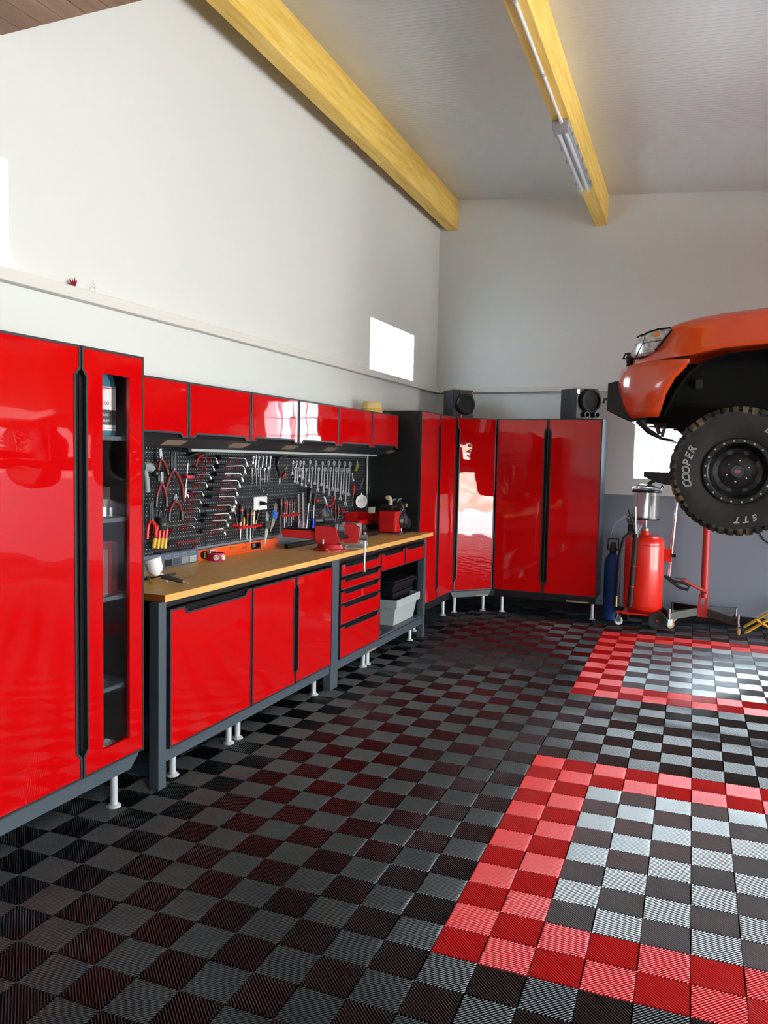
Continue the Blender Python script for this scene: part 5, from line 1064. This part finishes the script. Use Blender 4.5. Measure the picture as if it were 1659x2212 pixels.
# wheels
mb = MB(); mb.box(cx-R0*.95, cx+R0*.95, YD-.13, YD+.13, .118, .136); mb.build('chassis', M['tankred'], t, bevel=.003)
mb = MB(); mb.box(cx-R0-.05, cx-R0+.06, YD-.11, YD-.07, .118, .140); mb.build('caster_arm', M['tankred'], t, bevel=.003)
for dy in (-.15, .15):
    c = np.array([cx+.155, YD+dy, .085]); mb = MB(); mb.lathe([(.0, -.012), (.05, -.012), (.06, -.018), (.082, -.018), (.085, -.010), (.085, .010), (.082, .018), (.06, .018), (.05, .012), (0, .012)], c, (0, 1, 0), 32); w = mb.build('wheel', M['rubber'], t, smooth=True)
    mb = MB(); mb.cyl(c-(0, .022, 0), c+(0, .022, 0), .010, n=12); mb.build('axle_cap', M['redsteel'], w, smooth=True)
def caster(par, x, y, top, r, m_, fork='chrome', rotd=0):
    dx, dy = math.cos(rotd), math.sin(rotd); c = np.array([x, y, r]); ax = np.array([-dy, dx, 0]); d = np.array([dx, dy, 0])
    mb = MB(); mb.lathe([(0, -.010), (r*.4, -.010), (r*.92, -.013), (r, -.006), (r, .006), (r*.92, .013), (r*.4, .010), (0, .010)], c, ax, 22); w = mb.build('caster', M[m_], par, smooth=True)
    mb = MB()
    for s in (-1, 1): mb.obox(c+ax*.016*s+(0, 0, r*.45)-d*.008, d, ax, (0, 0, 1), r*.55, .0015, r*.75)
    mb.obox(c+(0, 0, r*1.2)-d*.008, d, ax, (0, 0, 1), r*.6, .018, .003)
    mb.cyl(c+(0, 0, r*1.2)-d*.008, (c[0]-dx*.008, c[1]-dy*.008, top), .008, n=10); mb.build('caster_fork', M[fork], w, fix=False)
caster(t, cx-R0-.025, YD-.09, .12, .042, 'lgrey', rotd=.6)
# gas bottle
c = at(1318, 1338, 5.86); c = np.array([-.135, 5.88, 0]); t = thing('gas_bottle', 'dark blue gas bottle between the red cabinet and the oil drainer', 'gas bottle', c)
mb = MB(); mb.lathe([(.06, 0), (.078, .006), (.080, .03), (.080, .56), (.072, .61), (.045, .65), (.030, .665), (.030, .69)], c, (0, 0, 1), 28); mb.build('cylinder', M['gasblue'], t, smooth=True, auto=50)
mb = MB(); mb.lathe([(.032, .68), (.036, .70), (.030, .76), (.024, .78), (0, .785)], c, (0, 0, 1), 16); mb.build('valve', M['dsteel'], t, smooth=True)
mb = MB(); mb.ring([(-.06, .70), (.06, .70), (.055, .82), (-.055, .82)], [(-.045, .715), (.045, .715), (.042, .805), (-.042, .805)], lambda a, b, d: (c[0]+a, c[1]+d, b), -.01, .01); mb.build('valve_guard', M['plastic'], t, bevel=.003)
g = np.array([.03, 5.90, 0]); t = thing('gauge_regulator', 'round gauge regulator with black body behind the clear cup', 'gauge', g+(0, 0, .96))
mb = MB(); mb.lathe([(0, -.02), (.05, -.02), (.052, .015), (0, .018)], g+(0, 0, 1.02), (0, -1, 0), 24); mb.build('dial', M['dirty'], t, smooth=True)
mb = MB(); mb.box(g[0]-.035, g[0]+.035, g[1]-.02, g[1]+.02, .88, .965); mb.build('body', M['plastic'], t, bevel=.004)
mb = MB(); mb.cyl(g+(0, 0, .0), g+(0, 0, .88), .008, n=8); mb.build('stand_pipe', M['dsteel'], t, smooth=True)
# transmission jack
YJ = 5.85; jx = float(at(1521, 1240, YJ)[0]); t = thing('transmission_jack', 'red column transmission jack on four small castors, under the car', 'jack', (jx, YJ, 0))
mb = MB(); mb.cyl((jx+.01, YJ, .30), (jx+.005, YJ, 1.02), .034, n=22); mb.build('column', M['redsteel'], t, smooth=True)
mb = MB(); mb.cyl((jx+.005, YJ, 1.0), (jx+.005, YJ, 1.22), .022, n=18); mb.build('ram', M['chrome'], t, smooth=True)
mb = MB(); mb.box(jx-.10, jx+.11, YJ-.10, YJ+.10, 1.22, 1.24); mb.build('saddle', M['redsteel'], t, bevel=.003)
mb = MB(); mb.box(jx-.045, jx+.055, YJ-.05, YJ+.05, .115, .215); mb.build('base_block', M['redsteel'], t, bevel=.004)
for dx, m_ in ((-.022, 'redsteel'), (.034, 'redsteel')):
    mb = MB(); mb.box(jx+dx-.018, jx+dx+.012, YJ-.02, YJ+.02, .21, .33); mb.build('bracket', M[m_], t, bevel=.003)
mb = MB(); mb.tube([(jx+.03, YJ-.03, .36), (jx-.06, YJ-.06, .40), (jx-.20, YJ-.09, .47)], .016, 10, rs=[.018, .015, .011]); pd = mb.build('pedal_arm', M['redsteel'], t, smooth=True)
mb = MB(); mb.box(jx-.26, jx-.16, YJ-.12, YJ-.06, .474, .484); mb.build('pedal', M['dirty'], pd, bevel=.002)
for k, (lx_, ly_) in enumerate(((-.29, -.16), (.31, -.19), (-.28, .20), (.30, .20))):
    a = np.array([jx+(.05 if lx_ > 0 else -.045), YJ+ly_*.3, .165]); b = np.array([jx+lx_, YJ+ly_, .115 if ly_ < 0 else .16]); d = (b-a)/np.linalg.norm(b-a); n_ = np.cross((0, 0, 1), d); n_ /= np.linalg.norm(n_)
    mb = MB(); mb.obox((a+b)/2, d, n_, np.cross(d, n_), np.linalg.norm(b-a)/2, .004, .035); mb.obox((a+b)/2+np.cross(d, n_)*.035, d, n_, np.cross(d, n_), np.linalg.norm(b-a)/2, .018, .003); lg = mb.build('leg', M['dirty' if ly_ < 0 else 'black'], t, fix=False)
    mb = MB(); mb.cyl((b[0], b[1], .10), (b[0], b[1], .19), .014, n=12); mb.build('leg_socket', M['steel'], lg, smooth=True)
    caster(t, b[0]+.01, b[1], .11, .04, 'tan', 'steel', rotd=.5 if k % 2 == 0 else 1.5)
# yellow folding stand at the right edge
p0, p1, p2, p3 = at(1609, 1347, 5.80), at(1659, 1311, 5.80), at(1637, 1327, 5.80), at(1668, 1352, 5.80)
t = thing('yellow_stand', 'yellow tubular stand partly visible at the right edge of the floor', 'stand', (p2[0], 5.8, 0))
def bar(name, a, b, w=.014): mb = MB(); mb.tube([a, b], w, 4); mb.build(name, M['yframe'], t, bevel=.001)
q0, q1 = np.array([p0[0], 5.80, .0]), np.array([p0[0]+.40, 5.80, .30]); bar('leg', q0, q1); bar('leg', np.array([p2[0]+.22, 5.8, 0]), np.array([p2[0]-.01, 5.80, .135])); bar('leg', np.array([q1[0]+.22, 5.8, 0]), q1)
bar('cross_bar', q0+(.0, .30, .0), q1+(.0, .30, 0)); bar('cross_bar', q1, q1+(0, .30, 0))
# cable on the back wall at the right edge
mb = MB(); mb.tube([at(1640, 1150, YW-.01), at(1650, 1166, YW-.01), at(1668, 1178, YW-.01)], .006, 6); tag(mb.build('cable', M['plastic'], None, smooth=True), 'dark cable hanging on the grey part of the back wall', 'cable')

# ================================================================== CAR ON THE LIFT
YC = 4.27                         # centreline
car = thing('car', 'orange off-road car raised on a lift, front end towards the cabinets', 'car', (2.4, YC, 1.105))
PC = [(4.9, 3.40), (3.2, 3.39), (1.75, 3.39), (1.25, 3.385), (1.05, 3.385), (.8, 3.39), (.66, 3.40), (.58, 3.41), (.50, 3.43), (.42, 3.465), (.35, 3.51), (.29, 3.57), (.235, 3.65), (.19, 3.76), (.16, 3.92), (.15, YC)]
PB = [(.66, 3.375), (.58, 3.38), (.50, 3.39), (.40, 3.41), (.30, 3.45), (.225, 3.52), (.165, 3.61), (.125, 3.73), (.105, 3.9), (.10, YC)]
def hit(px, py, curve, off=0.):
    d = ray(px, py); best = None
    for (x0, y0), (x1, y1) in zip(curve[:-1], curve[1:]):
        ex, ey = x1-x0, y1-y0; L = math.hypot(ex, ey); nx, ny = (ey/L, -ex/L)
        if ny > 0 and abs(ny) > .5: nx, ny = -nx, -ny
        if nx > 0 and abs(nx) > .8: nx, ny = -nx, -ny
        ox, oy = x0+nx*off, y0+ny*off
        det = d[0]*ey-d[1]*ex
        if abs(det) < 1e-9: continue
        t_ = ((ox-CAM[0])*ey-(oy-CAM[1])*ex)/det; s_ = ((ox-CAM[0])*d[1]-(oy-CAM[1])*d[0])/det
        if -.02 <= s_ <= 1.02 and t_ > 0 and (best is None or t_ < best[0]): best = (t_, CAM+t_*d)
    if best is None:     # passes the nose: take the foremost column
        x, y = curve[-2]; t_ = (y-CAM[1])/d[1]; p = CAM+t_*d; return np.array([x-off, y, p[2]])
    return best[1]
def mirror(mb):          # mirrored copy about the car's centre plane
    m2 = MB(); m2.v = [(x, 2*YC-y, z) for x, y, z in mb.v]; m2.f = [f[::-1] for f in mb.f]; m2.m = list(mb.m); return m2
# columns: (index in PC list, lower edge, shoulder height)
def interp(x, P): return float(np.interp(x, [p[0] for p in P], [p[1] for p in P]))
LOW = [(.15, 2.245), (.19, 2.235), (.24, 2.245), (.30, 2.257), (.42, 2.270), (.50, 2.276), (.58, 2.280), (.66, 2.297), (.8, 2.322), (1.05, 2.338), (1.25, 2.31), (1.36, 2.22), (1.42, 2.08), (1.46, 1.90), (1.48, 1.80), (3.34, 1.80), (3.38, 1.90), (3.5, 2.2), (3.7, 2.32), (3.9, 2.34), (4.1, 2.32), (4.3, 2.2), (4.42, 1.9), (4.45, 1.86), (4.9, 1.86)]
SHO = [(.15, 2.40), (.19, 2.405), (.24, 2.425), (.30, 2.447), (.36, 2.465), (.42, 2.482), (.50, 2.503), (.58, 2.520), (.66, 2.532), (.8, 2.55), (1.05, 2.572), (1.25, 2.585), (1.75, 2.61), (4.9, 2.61)]
xs = [4.9, 4.45, 4.42, 4.3, 4.1, 3.9, 3.7, 3.5, 3.38, 3.34, 2.6, 1.75, 1.48, 1.46, 1.42, 1.36, 1.25, 1.15, 1.05, .92, .8, .72, .66, .58, .50, .42, .35, .29, .235, .19, .16, .15]
def ycurve(x): return float(np.interp(x, [p[0] for p in PC[::-1]], [p[1] for p in PC[::-1]]))
mb = MB(); rows = []
for x in xs:
    y = ycurve(x) if x > .151 else YC; zl, zs = interp(x, LOW), interp(x, SHO); h = zs-zl
    hood = zs+.055 if x > .3 else zs+.02+.035*max(0, (x-.15)/.15)
    inx = 0 if x > .6 else (.6-x)*.10
    fl = .016 if x < 1.6 else .0
    col = [(x, y+.020, zl-.0), (x, y-fl, zl+.012), (x, y-fl*.9, zl+h*.22), (x, y+.004, zl+h*.42), (x, y+.004, zl+h*.72), (x+inx*.3, y+.014, zl+h*.90), (x+inx*.6, y+.035, zs), (x+inx, y+.075, zs+.022), (x+inx, y+(YC-y)*.35, zs+(hood-zs)*.75), (x+inx, y+(YC-y)*.7, hood), (x+inx, YC, hood+.004)]
    if y >= YC-.01: col = [(p[0], YC, p[2]) for p in col]
    rows.append(col)
n = len(rows[0]); vs = [p for r_ in rows for p in r_]; fs = []
for i in range(len(rows)-1):
    for j in range(n-1): a = i*n+j; fs.append((a, a+1, a+n+1, a+n))
mb.add(vs, fs); m2 = mirror(mb); mb.add(m2.v, m2.f)
bd = mb.build('body_shell', M['orange'], car, smooth=True, auto=60); s = bd.modifiers.new('s', 'SOLIDIFY'); s.thickness = .012; s.offset = -1
# lip of the wheel arch liner, dark underside
mb = MB(); mb.box(.40, 4.6, 3.62, 4.92, 1.96, 2.26); mb.box(1.5, 3.3, 3.45, 5.09, 1.83, 2.2); mb.build('underbody', M['liner'], car)
mb = MB(); P = [(x, z) for x, z in LOW if .42 <= x <= 1.48]
rimp = [(.43, 1.90), (.50, 2.06), (.58, 2.18), (.66, 2.25), (.8, 2.30), (1.05, 2.32), (1.25, 2.29), (1.38, 2.16), (1.45, 1.90)]
vs = [(x, yy, z) for yy in (3.42, 3.66) for x, z in rimp]; k = len(rimp)
mb.add(vs, [(i, i+1, k+i+1, k+i) for i in range(k-1)]); mb.add([(x, 3.66, z) for x, z in rimp]+[(1.45, 3.66, 1.85), (.43, 3.66, 1.85)], [tuple(range(k+2))])
m2 = mirror(mb)
for m_ in (mb, m2): o = m_.build('wheel_arch_liner', M['liner'], car, fix=False)
# orange bumper corner pieces
def grid_on(Tp, Bp, curve, off, nv=8, bulge=0.):
    mb = MB(); vs = []; n = len(Tp)
    for i in range(n):
        for j in range(nv+1):
            s_ = j/nv; px = Tp[i][0]*(1-s_)+Bp[i][0]*s_; py = Tp[i][1]*(1-s_)+Bp[i][1]*s_
            vs.append(hit(px, py, curve, off+bulge*math.sin(math.pi*min(1, s_*1.05))))
    fs = [(i*(nv+1)+j, i*(nv+1)+j+1, (i+1)*(nv+1)+j+1, (i+1)*(nv+1)+j) for i in range(n-1) for j in range(nv)]
    mb.add(vs, fs); return mb
Tp = [(1337, 809), (1345, 800), (1360, 793), (1380, 786), (1405, 781), (1430, 779), (1455, 778), (1475, 778), (1491, 779)]
Bp = [(1335, 835), (1339, 858), (1350, 880), (1368, 903), (1395, 902), (1424, 900), (1436, 850), (1455, 815), (1478, 791)]
gb = grid_on(Tp, Bp, PB, .0, 8, .022); m2 = mirror(gb)
for g_ in (gb, m2): o = g_.build('bumper_corner', M['orange'], car, smooth=True, auto=70, fix=False); s = o.modifiers.new('s', 'SOLIDIFY'); s.thickness = .03; s.offset = 0
# black steel centre bumper
f = lambda a, b, d: (a, d, b)
bp = [PY(a, b, 3.80) for a, b in ((1314, 828), (1345, 821), (1375, 840), (1400, 905), (1364, 912), (1345, 903), (1311, 887))]
mb = MB(); mb.prism([(p[0], p[2]) for p in bp], f, 3.78, 2*YC-3.78); wb = mb.build('winch_bumper', M['plastic'], car, bevel=.006)
for yy in (3.95, 4.55):
    mb = MB(); mb.tube([(.0, yy, 2.05), (-.03, yy, 2.05), (-.035, yy, 2.02)], .012, 8); mb.build('tow_loop', M['dsteel'], wb, smooth=True)
# skid plate and underside pieces
bp = [PY(a, b, 3.95) for a, b in ((1366, 905), (1470, 903), (1480, 925), (1452, 954), (1402, 941), (1378, 916))]
mb = MB(); mb.prism([(p[0], p[2]) for p in bp], f, 3.95, 3.965); mb.prism([(p[0], p[2]) for p in bp[3:]+[PY(1450, 946, 3.95), PY(1403, 934, 3.95)][::1]], f, 3.95, 2*YC-3.95) if False else None
mb = MB(); q = [PY(a, b, 4.0) for a, b in ((1374, 912), (1400, 938), (1428, 950), (1455, 955), (1455, 950), (1428, 945), (1404, 932), (1382, 912))]
mb.prism([(p[0], p[2]) for p in q], f, 3.9, 2*YC-3.9); mb.build('skid_plate', M['black'], car)
for a, b, r_ in (((1378, 912), (1428, 946), .012), ((1412, 905), (1425, 938), .016), ((1440, 906), (1430, 944), .014), ((1395, 905), (1440, 915), .03)):
    mb = MB(); A_, B_ = PY(*a, 3.85), PY(*b, 3.85); mb.cyl(A_, B_, r_, n=10); mb.build('brace', M['dsteel'], car, smooth=True)
mb = MB(); A_ = PY(1472, 925, 3.8); mb.cyl(A_-(0, .1, 0), A_+(0, .8, 0), .032, n=14); mb.build('steering_rod', M['liner'], car, smooth=True)
mb = MB(); mb.cyl((.908, 3.5, 1.53), (.908, 5.04, 1.53), .045, n=16); mb.build('front_axle', M['liner'], car, smooth=True)
mb = MB(); mb.sphere((.91, 4.05, 1.53), .15, 20); mb.build('differential', M['liner'], car, smooth=True)
mb = MB(); mb.cyl((3.88, 3.5, 1.53), (3.88, 5.04, 1.53), .045, n=16); mb.build('rear_axle', M['liner'], car, smooth=True)
for yy in (3.80, 4.70):
    mb = MB(); mb.box(.30, 4.7, yy-.035, yy+.035, 1.86, 1.98); mb.build('frame_rail', M['liner'], car)
for xx in (.80, 3.75):
    for yy in (3.72, 4.82):
        mb = MB(); hl = [(xx+.055*math.cos(a), yy+.055*math.sin(a), 1.58+a*.0105) for a in np.linspace(0, 2*math.pi*6, 72)]; mb.tube(hl, .008, 6); mb.build('coil_spring', M['dsteel'], car, smooth=True)
        mb = MB(); mb.cyl((xx+.12, yy, 1.56), (xx+.10, yy, 1.80), .028, n=12); mb.cyl((xx+.10, yy, 1.80), (xx+.09, yy, 2.1), .012, n=10); mb.build('damper', M['grey'], car, smooth=True)
for a, b in (((1475, 803), (1482, 818)),):
    c = PY(1508, 830, 3.6); mb = MB(); mb.box(c[0]-.02, c[0]+.03, 3.58, 3.64, c[2]-.03, c[2]+.03); mb.build('reservoir', M['rubber'], car, bevel=.004)
# headlight
Th = [(1385, 727), (1393, 722), (1402, 718), (1412, 714), (1422, 712), (1435, 710), (1446, 709), (1451, 711)]
Bh = [(1361, 771), (1366, 774), (1373, 774), (1383, 772), (1395, 769), (1408, 764), (1417, 755), (1449, 716)]
gl_ = grid_on(Th, Bh, PC, .010, 6, .006); lensm = mat('headlight_lens', (.62, .62, .60), .12, spec=.8, bump=(90, .5, .002, 1), noise=(30, (.30, .30, .29), .35, .62))
for g_, sd in ((gl_, 0), (mirror(gl_), 1)):
    h = g_.build('headlight', lensm, car, smooth=True, auto=70, fix=False); s = h.modifiers.new('s', 'SOLIDIFY'); s.thickness = .02; s.offset = 0
    def part(pts, r_, m_, nm, closed=False):
        P_ = [hit(a, b, PC, .024) for a, b in pts]
        if sd: P_ = [np.array([p[0], 2*YC-p[1], p[2]]) for p in P_]
        q_ = MB(); q_.tube(P_+([P_[0]] if closed else []), r_, 6); q_.build(nm, M[m_], h, smooth=True)
    part([(1385, 726), (1402, 717), (1422, 711), (1448, 708), (1451, 713), (1432, 738), (1418, 755), (1408, 764), (1390, 771), (1366, 775), (1361, 771)], .006, 'void', 'headlight_seal')
    part([(1389, 742), (1410, 738), (1430, 735)], .004, 'dsteel', 'divider'); part([(1394, 722), (1390, 741), (1381, 756), (1373, 772)], .004, 'dsteel', 'divider')
    P_ = [hit(a, b, PC, .022) for a, b in ((1413, 719), (1427, 717), (1425, 732), (1412, 734))]
    if sd: P_ = [np.array([p[0], 2*YC-p[1], p[2]]) for p in P_]
    q_ = MB(); q_.add(P_, [(0, 1, 2, 3)]); o = q_.build('indicator', mat('amber_lens', (.75, .22, .06), .2), h, fix=False); o.modifiers.new('s', 'SOLIDIFY').thickness = .003
# grille and clips
mb = MB(); mb.box(.135, .16, 3.83, 2*YC-3.83, 2.235, 2.38); gr = mb.build('grille', M['plastic'], car, bevel=.004)
for k in range(4):
    mb = MB(); mb.box(.125, .14, 3.87, 2*YC-3.87, 2.25+k*.032, 2.262+k*.032); mb.build('grille_bar', M['orange'], gr)
mb = MB(); A_ = PY(1352, 771, 3.74); mb.ring([(-.025, -.015), (.02, -.02), (.025, .02), (-.005, .03)], [(-.012, -.006), (.01, -.01), (.013, .01), (-.001, .016)], lambda a, b, d: (A_[0]+a, A_[1]+d, A_[2]+b), -.008, .008); mb.build('light_guard_clip', M['plastic'], car)
mb = MB(); mb.tube([PY(1376, 729, 3.70), PY(1383, 725, 3.68), PY(1388, 722, 3.66)], .006, 6); mb.build('light_guard_clip', M['plastic'], car, smooth=True)
mb = MB(); mb.tube([hit(a, b, PC, .0) for a, b in ((1350, 790), (1362, 783), (1385, 777), (1420, 773), (1460, 771), (1492, 769))], .008, 6); mb.build('bumper_gap', M['void'], car, smooth=True)
# cabin behind the picture edge
mb = MB(); cab = [(1.75, 2.62), (2.15, 3.12), (2.4, 3.18), (4.55, 3.18), (4.85, 2.62)]
mb.prism(cab, f, 3.50, 2*YC-3.50); mb.build('cabin', M['orange'], car, bevel=.04)
for yy in (3.495, 2*YC-3.495):
    for w0, w1 in (((2.05, 2.66), (2.95, 3.08)), ((3.05, 2.66), (3.75, 3.08)), ((3.85, 2.66), (4.5, 3.08))):
        mb = MB(); mb.box(w0[0], w1[0], yy-.004, yy+.004, w0[1], w1[1]); mb.build('side_window', mat('tinted_glass', (.01, .012, .014), .05), car)
mb = MB(); mb.prism([(1.80, 2.67), (2.13, 3.09), (2.12, 3.10), (1.78, 2.68)], f, 3.6, 2*YC-3.6); mb.build('windscreen', M['void'], car)
# ---- wheels, each a part of the car with its own pieces
white_letter = mat('white_tyre_letter', (.45, .45, .44), .6)
WR, WX0, WZ = .424, .908, 1.528
def wheel_parts(cx_, cy_, sgn, first=None):
    """outer face looks along y*sgn ; returns the tyre object"""
    ax = np.array([0, sgn, 0.]); c = np.array([cx_, cy_, WZ]); ri = .213
    def pt(r, a, h): return c+ax*h+np.array([r*math.cos(a), 0, r*math.sin(a)])
    mb = MB(); mb.lathe([(ri, -.12), (ri+.03, -.135), (.33, -.15), (.385, -.145), (.402, -.12), (.402, .12), (.385, .145), (.33, .150), (ri+.03, .140), (ri, .125)], c, ax, 72, closed=True)
    mb.cur = 1      # tread lugs
    for k in range(44):
        a = 2*math.pi*k/44
        for side in (-1, 1):
            aa = a+(.5*2*math.pi/44 if side > 0 else 0); w = .053
            for (h0, h1, r0, r1) in ((.070, .132, .398, .423), (.010, .058, .398, .422)):
                vs = []
                for rr_ in (r0, r1):
                    for (hh, da) in ((h0, -w), (h1, -w*.9), (h1, w*.9), (h0, w)):
                        r2 = rr_ - (.012 if hh > .12 and rr_ > .41 else 0)
                        vs.append(pt(r2, aa+da, side*hh))
                mb.add(vs, [(0, 3, 2, 1), (4, 5, 6, 7), (0, 1, 5, 4), (1, 2, 6, 5), (2, 3, 7, 6), (3, 0, 4, 7)])
            # shoulder lug running down the sidewall
            vs = [pt(r_, aa+da, side*h_) for r_, h_ in ((.40, .128), (.418, .134), (.392, .152), (.372, .150)) for da in (-w*.8, w*.8)]
            mb.add(vs, [(0, 1, 3, 2), (2, 3, 5, 4), (4, 5, 7, 6), (0, 2, 4, 6), (1, 7, 5, 3), (0, 6, 7, 1)])
    ty = mb.build('tyre', [M['tyre_side'], M['tyre']], car, smooth=True, auto=35)
    H = .150      # sidewall lettering plane
    lm_ = white_letter
    for txt, mid, size, step in (('COOPER', 176, .068, 8.6), ('DISCOVERER', 22, .056, 7.9), ('STT', -78, .056, 9.6)):
        R_ = .312; mb = MB()
        for k, ch in enumerate(txt):
            ang = math.radians(mid-(k-(len(txt)-1)/2)*step) if txt != 'x' else 0
            up = np.array([math.cos(ang), 0, math.sin(ang)]); rt = np.array([math.sin(ang), 0, -math.cos(ang)])
            if sgn > 0: pass
            o_ = c+up*R_+ax*(H+.001)
            if sgn > 0: rt = -rt
            put_text(mb, ch, size, o_, rt, up, ax, outline=.0020, shear=.25)
        mb.build('raised_lettering', lm_, ty, fix=False)
    mb = MB(); mb.lathe([(.205, -.11), (.214, -.10), (.214, .130), (.205, .142), (.186, .144), (.178, .138), (.176, .105), (.170, .085), (.150, .050), (.120, .040), (.085, .052), (.060, .058), (0, .058), (0, .03), (.15, .03), (.19, -.10)], c, ax, 56); rm = mb.build('rim', mat('black_rim', (.012, .012, .013), .25), ty, smooth=True, auto=30)
    mb = MB(); mb.lathe([(.186, .140), (.186, .150), (.209, .150), (.213, .140)], c, ax, 56, caps=False); mb.build('lock_ring', M['plastic'], rm, smooth=True, auto=30)
    m_ring = [pt(.198, 2*math.pi*(k+.5)/20, .150) for k in range(20)]
    for p in m_ring: q_ = MB(); q_.cyl(p, p+ax*.007, .0068, n=6); q_.build('ring_bolt', M['ring'], rm)
    for k in range(8): p = pt(.135, 2*math.pi*(k+.5)/8, .044); q_ = MB(); q_.lathe([(.014, .0), (.017, .004), (.019, .001)], p, ax, 14); q_.cyl(p+ax*-.002, p+ax*.0025, .0145, n=14); q_.build('vent_hole', M['charcoal'], rm)
    for k in range(6): p = pt(.070, 2*math.pi*(k+.35)/6, .054); q_ = MB(); q_.lathe([(.0095, 0), (.0095, .014), (.006, .022), (0, .024)], p, ax, 10); q_.build('wheel_nut', M['chrome'], rm, smooth=True)
    q_ = MB(); q_.lathe([(.045, .055), (.045, .085), (.038, .092), (.028, .092), (.026, .088), (0, .088)], c, ax, 28); hb = q_.build('hub', M['dsteel'], rm, smooth=True, auto=30)
    q_ = MB(); q_.obox(c+ax*.0885, (1, 0, 0), ax, (0, 0, 1), .017, .001, .008); q_.build('hub_badge', mat('badge_red', (.45, .12, .12), .4), hb)
    return ty
wheel_parts(WX0, 3.45, -1); wheel_parts(WX0, 5.09, 1); wheel_parts(3.88, 3.45, -1); wheel_parts(3.88, 5.09, 1)
# lift: black pads and arms reaching under the frame
lifts = [thing('vehicle_lift', 'red lift post on the near side of the orange car', 'lift', (2.36, 2.72, 0)), thing('vehicle_lift', 'black lift arm reaching under the orange car, on the post at the back wall', 'lift', (2.36, 5.86, 0))]
lift = lifts[1]
for yy, lift in ((2.72, lifts[0]), (5.86, lifts[1])):
    mb = MB(); mb.box(2.25, 2.47, yy-.07, yy+.07, 0, 3.55); mb.box(2.05, 2.67, yy-.18, yy+.18, 0, .015); mb.build('post', M['redsteel'], lift, fix=False)
    mb = MB(); mb.box(2.22, 2.50, yy-.10, yy+.10, 1.36, 1.72); mb.build('carriage', M['plastic'], lift, bevel=.005)
ap = [PY(a, b, 4.75) for a, b in ((1392, 1019), (1440, 1019), (1440, 1047), (1421, 1042))]
x0, x1 = ap[0][0], ap[1][0]; za, zb2, zc2 = ap[0][2], ap[2][2], ap[3][2]
for yy in (4.72, ):
    mb = MB(); mb.prism([(x0, za), (x1+.9, za), (x1+.9, zb2), (x1, zb2), (ap[3][0], zc2), (x0, za-.04)], f, yy-.05, yy+.06); mb.build('arm', M['plastic'], lift, bevel=.003)
mb = MB(); mb.obox(((x1+.9+2.35)/2, (4.75+5.78)/2, 1.47), np.array([2.35-x1-.9, 1.03, 0])/math.hypot(2.35-x1-.9, 1.03), np.array([-1.03, 2.35-x1-.9, 0])/math.hypot(2.35-x1-.9, 1.03), (0, 0, 1), .62, .05, .04); mb.build('arm', M['plastic'], lift)
for (ex, ey), (sx, sy) in (((1.72, 3.80), (2.34, 2.80)), ((3.1, 3.80), (2.40, 2.80)), ((3.1, 4.70), (2.40, 5.78))):
    lift = lifts[0] if sy < 4 else lifts[1]
    d = np.array([ex-sx, ey-sy, 0]); L = np.linalg.norm(d); d /= L; mb = MB(); mb.obox(((ex+sx)/2, (ey+sy)/2, 1.45), d, (-d[1], d[0], 0), (0, 0, 1), L/2+.05, .05, .045); mb.build('arm', M['plastic'], lift)
for ex, ey in ((1.72, 3.80), (3.1, 3.80), (3.1, 4.70), (1.45, 4.70)):
    lift = lifts[0] if ey < 4 else lifts[1]
    mb = MB(); mb.cyl((ex, ey, 1.49), (ex, ey, 1.86), .045, n=18); mb.build('support_pad', M['rubber'], lift, smooth=True)
